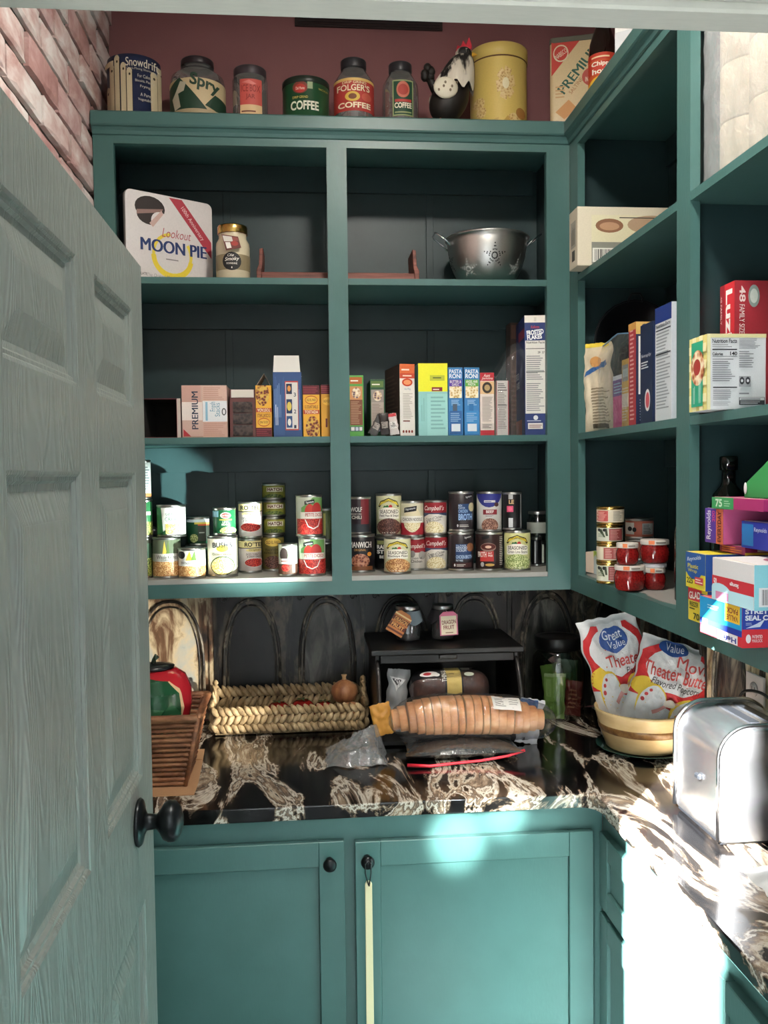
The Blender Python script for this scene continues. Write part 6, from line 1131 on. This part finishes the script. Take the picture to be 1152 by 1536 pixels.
# apple canister
ap = thing('apple_canister', 'glossy red ceramic apple canister with green leaves standing in the wicker basket', 'canister', (-.372, 2.190, ZC+.0925)); ap.scale = (.86, .86, .9)
GL = mat('#a8202a', .08, 0, .6); b_ = M()
AP = [(.0001, .001), (.05, .001), (.075, .012), (.098, .05), (.107, .10), (.105, .14), (.09, .175), (.065, .192), (.035, .196), (.015, .188), (.0001, .184)]
def apr(z):
    for (r1, z1), (r2, z2) in zip(AP[1:-3], AP[2:-2]):
        if z1 <= z <= z2: return r1+(r2-r1)*(z-z1)/max(1e-6, z2-z1)
    return .05
b_.lathe(AP, GL, 56)
def apf(u, v, l):
    a = math.asin(max(-.97, min(.97, 2*u-1))); z = .006+.186*max(0, min(1, v)); r_ = apr(z)+l; return (r_*math.sin(a), -r_*math.cos(a), z)
decals(b_, apf, .3, .2, [Q([(.82, .0), (.90, .2), (.93, .5), (.90, .78), (.80, .90), (.74, .88), (.84, .6), (.84, .3), (.78, .0)], mat('#d8b48a', .1))], .008, .0004); b_.build('canister_body', ap)  # cream patch paints a highlight onto the right side of the glaze
l_ = M()
for pts, c in (([(.05, .0), (.64, .0), (.70, .4), (.68, .72), (.58, .9), (.3, .95), (.1, .9), (.0, .5)], '#1f4a30'), ([(.45, .02), (.66, .08), (.70, .42), (.58, .62), (.46, .4)], '#2c5c3c'), ([(.12, .3), (.3, .56), (.5, .52), (.36, .26)], '#3a6c48'), ([(.2, .05), (.42, .32), (.52, .05)], '#173a26')): decals(l_, apf, .3, .2, [Q([(a+.20, b) for a, b in pts], mat(c, .12))], .008, .0016+.0008*len(l_.mats))
l_.build('leaf', ap)
b_ = M(); b_.lathe([(.0001, .196), (.055, .194), (.06, .200), (.03, .206), (.0001, .207)], BLACKM, 32); b_.tube([(0, 0, .204), (.004, 0, .218), (.012, 0, .228)], [.007, .006, .008], mat('#2c3a2c', .2), 10); b_.build('lid', ap)
# wicker basket
WK = noisemat('brown_wicker', [(.3, '#4a2c1c'), (.5, '#74492f'), (.7, '#9c6f4c')], (14, 14, 60), 7, .55, bump=.5, bscale=(120, 120, 300))
tag(M().box(-.055, .055, -.045, .045, 0, .08, mat('#7a6a55', .9)).build('folded_cloth', loc=(-.385, 2.190, ZC+.0115), bev=.01, seg=3), 'folded brown cloth inside the wicker basket under the apple canister', 'cloth')
wb = thing('wicker_basket', 'brown tapered wicker basket half hidden by the grey door', 'basket', (-.385, 2.190, ZC+.004))
HW, HD, HH = .130, .112, .168
def wall(u, v, off=0):   # u around 0..4 sides
    k = 1-.28*(1-v); w_, d_ = HW*k, HD*k; s_ = int(u) % 4; t_ = u-int(u)
    c = [(-w_, -d_), (w_, -d_), (w_, d_), (-w_, d_)]; a_, b2 = c[s_], c[(s_+1) % 4]; nx, ny = [(0, -1), (1, 0), (0, 1), (-1, 0)][s_]
    return Vector((a_[0]+(b2[0]-a_[0])*t_+nx*off, a_[1]+(b2[1]-a_[1])*t_+ny*off, HH*v))
w_ = M()
for row in range(14):
    v = (row+.5)/14; big = row % 4 in (0, 1)
    for s_ in range(4):
        n = 26; pts = [wall(s_+min(.9999, i/n), v, .0022*math.sin(PI*(i*.9+row))*(1 if not big else .4)) for i in range(n+1)]
        w_.tube(pts, .0062 if big else .0052, WK, 6, X=None)
for s_ in range(4):
    for t_ in (.05, .28, .5, .72, .95): w_.tube([wall(s_+t_, v/6, -.002) for v in range(7)], .004, WK, 6)
w_.box(-HW*.72, HW*.72, -HD*.72, HD*.72, 0, .006, WK); w_.build('woven_body', wb)
r_ = M()
for s_ in range(4): r_.tube([wall(s_+min(.9999, i/8), 1.0, .002) for i in range(9)], .0085, WK, 8)
r_.build('rim', wb)
for s_ in (1, -1): M().tube([(s_*(HW*.73), -HD*.73, .0), (s_*(HW+.001), -HD-.001, HH)], .006, WK, 8).build('corner_post', wb)
mb = M(); mb.prism([(-.515, 2.045), (-.262, 2.050), (-.262, 2.13), (-.268, 2.26), (-.276, 2.393), (-.515, 2.393)], ZC+.0003, ZC+.0025, mat('#a8805c', .8))
mb.box(-.30, -.272, 2.30, 2.302, ZC+.0025, ZC+.004, mat('#8f6a4a', .8)); tag(mb.build('paper_bag'), 'flat brown paper bag lying under the wicker basket', 'paper bag')
# large jar with snacks
jr = thing('storage_jar', 'large clear glass jar with a black lid right of the bread box', 'jar', (.748, 2.588, ZC)); b_ = M()
b_.lathe([(.0001, .004), (.066, .004), (.074, .012), (.077, .03), (.078, .15), (.074, .182), (.062, .198), (.058, .206), (.058, .212)], GLASSG, 48); b_.build('jar_glass', jr)
lidm(M(), .070, .208, .036, mat('#101112', .3), seg=48).build('jar_lid', jr)
def snack(label, x, y, z, w, h, rz_, ry_, c, it, seed):
    mb = M(); X = Matrix.Translation((x, y, z)) @ Matrix.Rotation(rz_, 4, 'Z') @ Matrix.Rotation(ry_, 4, 'Y'); mp = pillow(mb, w, h, .012, mat(c, .3), seed, .003, 16, 24, .08, X); decals(mb, mp, w, h, it, .008)
    tag(mb.build('snack_packet'), label, 'packet')
snack('bright green upright snack packet with a crimped top in the big glass jar', .722, 2.545, ZC+.006, .066, .135, 0, .03, '#7f9c4c', [R(0, .93, 1, 1, '#a8b88a'), R(.08, .5, .3, .88, '#94ad66'), LN(.72, .1, .9, .5, '#5f7a38', 4, 1), R(.1, .12, .6, .4, '#6d8c3e')], 51)
snack('second green snack packet tilted behind the bright one in the big glass jar', .728, 2.57, ZC+.03, .055, .135, .2, -.12, '#5f7c3a', [R(.2, .2, .8, .8, '#7f985a')], 52)
snack('red and brown snack packet in the right side of the big glass jar', .784, 2.57, ZC+.008, .05, .105, -.4, .08, '#6a2420', [LN(.2, .2, .8, .8, '#a06a50', 5)], 53)
snack('dark green snack packet at the right back of the big glass jar', .775, 2.600, ZC+.04, .06, .13, -.3, .05, '#2c4a2a', [R(.2, .3, .8, .7, '#3f5f38')], 54)
# popcorn bags in a stoneware bowl on a dark plate
pl = M(); pl.lathe([(.0001, .0005), (.09, .0005), (.10, .003), (.122, .010), (.124, .012), (.121, .0125), (.10, .006), (.0001, .0045)], mat('#1f3a34', .1), 56)
tag(pl.build('dinner_plate', loc=(.884, 2.262, ZC)), 'dark green glossy plate underneath the stoneware bowl', 'plate')
bw = thing('stoneware_bowl', 'wide cream stoneware bowl with a brown stripe holding popcorn bags', 'bowl', (.884, 2.262, ZC+.0065)); ST = noisemat('cream_glaze', [(.3, '#c2a572'), (.7, '#d8c092')], (8, 8, 20), 5, .25)
b_ = M(); BP = [(.0001, .001), (.094, .001), (.098, .004), (.112, .045), (.118, .062), (.1175, .064), (.126, .096), (.128, .103), (.124, .105), (.120, .098), (.108, .05), (.09, .012), (.0001, .010)]
b_.lathe(BP, ST, 64); b_.lathe([(.1135, .047), (.1160, .050), (.1185, .060), (.1190, .064), (.1180, .066)], noisemat('brown_glaze_band', [(.4, '#6a4a2a'), (.6, '#8f6c40')], (30, 30, 30), 5, .3), 64); b_.build('bowl_body', bw)
def popbag(label, w, h, X, seed, big):
    mb = M(); mp = pillow(mb, w, h, .075 if big else .06, mat('#d9dcde', .22), seed, .006, 40, 48, .05, X, 2.2)
    it = [Q([(.0, .40), (.03, .84), (.2, .94), (.8, .94), (.97, .84), (1, .30), (.86, .26), (.5, .34), (.2, .40)], '#c42c30'), E(-.02, .40, .40, .60, '#e0c040'), E(.10, .50, .90, .93, '#e4e6e8'), R(.3, .84, .72, .95, '#e4e6e8'), E(.1, .16, .46, .56, '#e0c040'), E(.12, .12, .46, .54, '#dfe2e4'), E(.52, .12, .92, .50, '#e0c040'), E(.55, .08, .93, .48, '#dfe2e4')]
    if big: it += [T('Movie', .46, .76, .92, .88, '#c44a44', 0, .01), T('Theater Butter', .08, .63, .93, .76, '#c44a44', 0, .01), T('Flavored Popcorn', .2, .53, .82, .62, '#26262a', 0, 0, .2), E(.2, .86, .56, 1.0, '#2a4f94'), T('Value', .28, .9, .5, .98, '#dfe6f0', 0, 0)]
    else: it += [E(.28, .70, .74, .92, '#2a4f94'), T('Great', .34, .81, .66, .89, '#dfe6f0', 0, .01), T('Value', .40, .74, .68, .80, '#dfe6f0', 0, 0), T('Theater', .30, .58, .95, .68, '#c44a44', 0, .01), T('Flavored', .6, .50, .95, .56, '#26262a', 0, 0, .2)]
    it += [E(.14, .36, .19, .40, '#b83a3a'), E(.17, .42, .215, .455, '#b83a3a'), E(.21, .47, .25, .50, '#b83a3a'), E(.60, .30, .64, .335, '#b83a3a'), E(.58, .24, .62, .275, '#b83a3a'), E(.57, .18, .61, .215, '#b83a3a'), Q([(.3, .3), (.5, .42), (.62, .44), (.5, .38), (.33, .27)], '#d29a94'), E(.42, .36, .56, .44, '#cfc4b4'), E(.3, .06, .46, .18, food('#b09a70', '#d8c8a0', '#ece2c4', 60)), E(.58, .02, .96, .24, food('#a8883c', '#d6bd68', '#ece2b4', 60)), Q([(.72, .04), (.9, .04), (.94, .16), (.78, .18)], '#d3bb50')]
    decals(mb, mp, w, h, it, .009, .0003)
    return tag(mb.build('popcorn_bag'), label, 'popcorn bag')
popbag('white and red popcorn bag leaning left at the back of the stoneware bowl', .165, .315, Matrix.Translation((.873, 2.305, ZC+.034)) @ Matrix.Rotation(math.radians(-8), 4, 'Z') @ Matrix.Rotation(math.radians(-13), 4, 'Y') @ Matrix.Rotation(math.radians(-4), 4, 'X'), 61, False)
popbag('white and red popcorn bag leaning right at the front of the stoneware bowl', .215, .262, Matrix.Translation((.902, 2.228, ZC+.028)) @ Matrix.Rotation(math.radians(-14), 4, 'Z') @ Matrix.Rotation(math.radians(17), 4, 'Y') @ Matrix.Rotation(math.radians(-6), 4, 'X'), 67, True)
# chrome toaster
ts = thing('toaster', 'tall polished chrome toaster with rounded top on the sunny worktop', 'toaster', (.895, 1.742, ZC+.006)); b_ = M()
def rsec(k, n=10):
    w_, h_, r_ = .105*k, .222, .065; pts = [(-w_, .0)]
    for i in range(n+1): t_ = PI/2*i/n; pts.append((-w_+r_*(1-math.cos(t_)), h_*k**.3-r_+r_*math.sin(t_)))
    for i in range(n+1): t_ = PI/2*(1-i/n); pts.append((w_-r_*(1-math.cos(t_)), h_*k**.3-r_+r_*math.sin(t_)))
    return pts+[(w_, 0)]
secs = [(-.112, .90), (-.108, .96), (-.100, .985), (.090, .985), (.100, .96), (.105, .90)]; vs = []; n = len(rsec(1))
for dx, k in secs: vs += [(dx*0+p[0], dx, .006+p[1]) for p in rsec(k)]
b_.add(vs, [(i*n+q, i*n+q+1, (i+1)*n+q+1, (i+1)*n+q) for i in range(len(secs)-1) for q in range(n-1)]+[tuple(range(n)), tuple(range((len(secs)-1)*n, len(secs)*n))], mat('#e2e4e8', .27, 1), True)
b_.build('chrome_shell', ts)
for dy in (-.105, .098): M().tube([(x*1.015, dy, .006+z*1.01) for x, z in rsec(1)], .0045, CHROME, 8).build('rim', ts)
M().box(-.10, .10, -.10, .095, -.004, .006, BLACKM).build('base', ts, bev=.002)
for sx in (-.08, .08): 
    for sy in (-.08, .075): M().lathe([(.0001, -.0055), (.01, -.0055), (.01, -.003), (.0001, -.003)], BLACKM, 16, (sx, sy, 0)).build('foot', ts)
M().box(-.113, -.103, -.030, -.010, .10, .112, BLACKM).build('lever', ts, bev=.003)
for sx in (-.019, .019): M().box(sx-.010, sx+.010, -.078, .070, .2265, .2292, BLACKM).build('slot', ts)
# outlet and cord
ol = thing('wall_outlet', 'white wall outlet on the right tiles above the toaster', 'outlet', (1.018, 1.93, 1.165), -PI/2)
M().box(-.040, .040, -.004, .002, -.062, .062, mat('#d2cbcd', .35)).build('cover_plate', ol, bev=.002, seg=2)
for s_ in (-1, 1):
    r_ = M(); r_.lathe([(.0001, .0), (.0165, .0), (.0165, .0025), (.0001, .0025)], mat('#c4bcbe', .35), 24, X=Matrix.Translation((0, -.004, s_*.028)) @ Matrix.Rotation(PI/2, 4, 'X'))
    r_.box(-.007, -.005, -.0068, -.006, s_*.028-.004, s_*.028+.006, BLACKM).box(.005, .007, -.0068, -.006, s_*.028-.004, s_*.028+.006, BLACKM); r_.build('socket', ol)
mb = M(); mb.lathe([(.0001, 0), (.013, 0), (.012, .018), (.007, .028), (.0001, .029)], BLACKM, 20, X=Matrix.Translation((1.0105, 1.93, 1.137)) @ Matrix.Rotation(-PI/2, 4, 'Y'))
cp = [Vector(q) for q in ((.983, 1.93, 1.137), (.970, 1.925, 1.140), (.960, 1.90, 1.175), (.962, 1.87, 1.205), (.985, 1.83, 1.205), (1.004, 1.79, 1.17), (1.010, 1.76, 1.10), (1.010, 1.76, 1.02), (1.008, 1.80, .972), (1.006, 1.87, .966))]
sm = []
for i in range(len(cp)-1):
    p0, p1, p2, p3 = cp[max(i-1, 0)], cp[i], cp[i+1], cp[min(i+2, len(cp)-1)]
    for q in range(6):
        t_ = q/6; sm.append(.5*((2*p1)+(p2-p0)*t_+(2*p0-5*p1+4*p2-p3)*t_*t_+(3*p1-p0-3*p2+p3)*t_**3))
mb.tube(sm+[cp[-1]], .0035, BLACKM, 8)
tag(mb.build('power_cord'), 'black power cord from the wall outlet looping over the chrome toaster', 'cord')
# crumpled white bag near the front of the right worktop
mb = M(); X = Matrix.Translation((.87, 1.34, ZC+.036)) @ Matrix.Rotation(PI/2, 4, 'X') @ Matrix.Translation((0, 0, -.13)); pillow(mb, .26, .26, .045, mat('#dcdcdc', .5), 71, .010, 30, 30, .04, X)
tag(mb.build('paper_sack'), 'white crumpled paper sack lying in the sun near the worktop edge', 'bag')
# stick hanging from the cabinet knob
sk = thing('swatter', 'cream wooden stick with a red end hanging from the cabinet knob', 'stick', (.128, 1.925, .80)); sk.rotation_euler = (0, 0, 0)
s_ = M(); s_.prism([(-.0085, -.335), (.0085, -.335), (.0078, -.010), (.004, -.003), (-.004, -.003), (-.0078, -.010)], 0, .004, mat('#d8cba4', .55), 'y'); s_.build('wooden_handle', sk, bev=.0008)
M().tube([(0, -.001, -.012), (-.006, .003, .012), (-.0065, .006, .032), (0, .008, .0385), (.0065, .006, .032), (.006, .003, .012), (.001, -.0015, -.014)], .0016, BLACKM, 6).build('cord_loop', sk)
M().prism([(-.014, -.42), (.018, -.42), (.018, -.334), (-.010, -.334)], -.002, .006, mat('#9c2430', .5), 'y').build('red_head', sk, bev=.002)
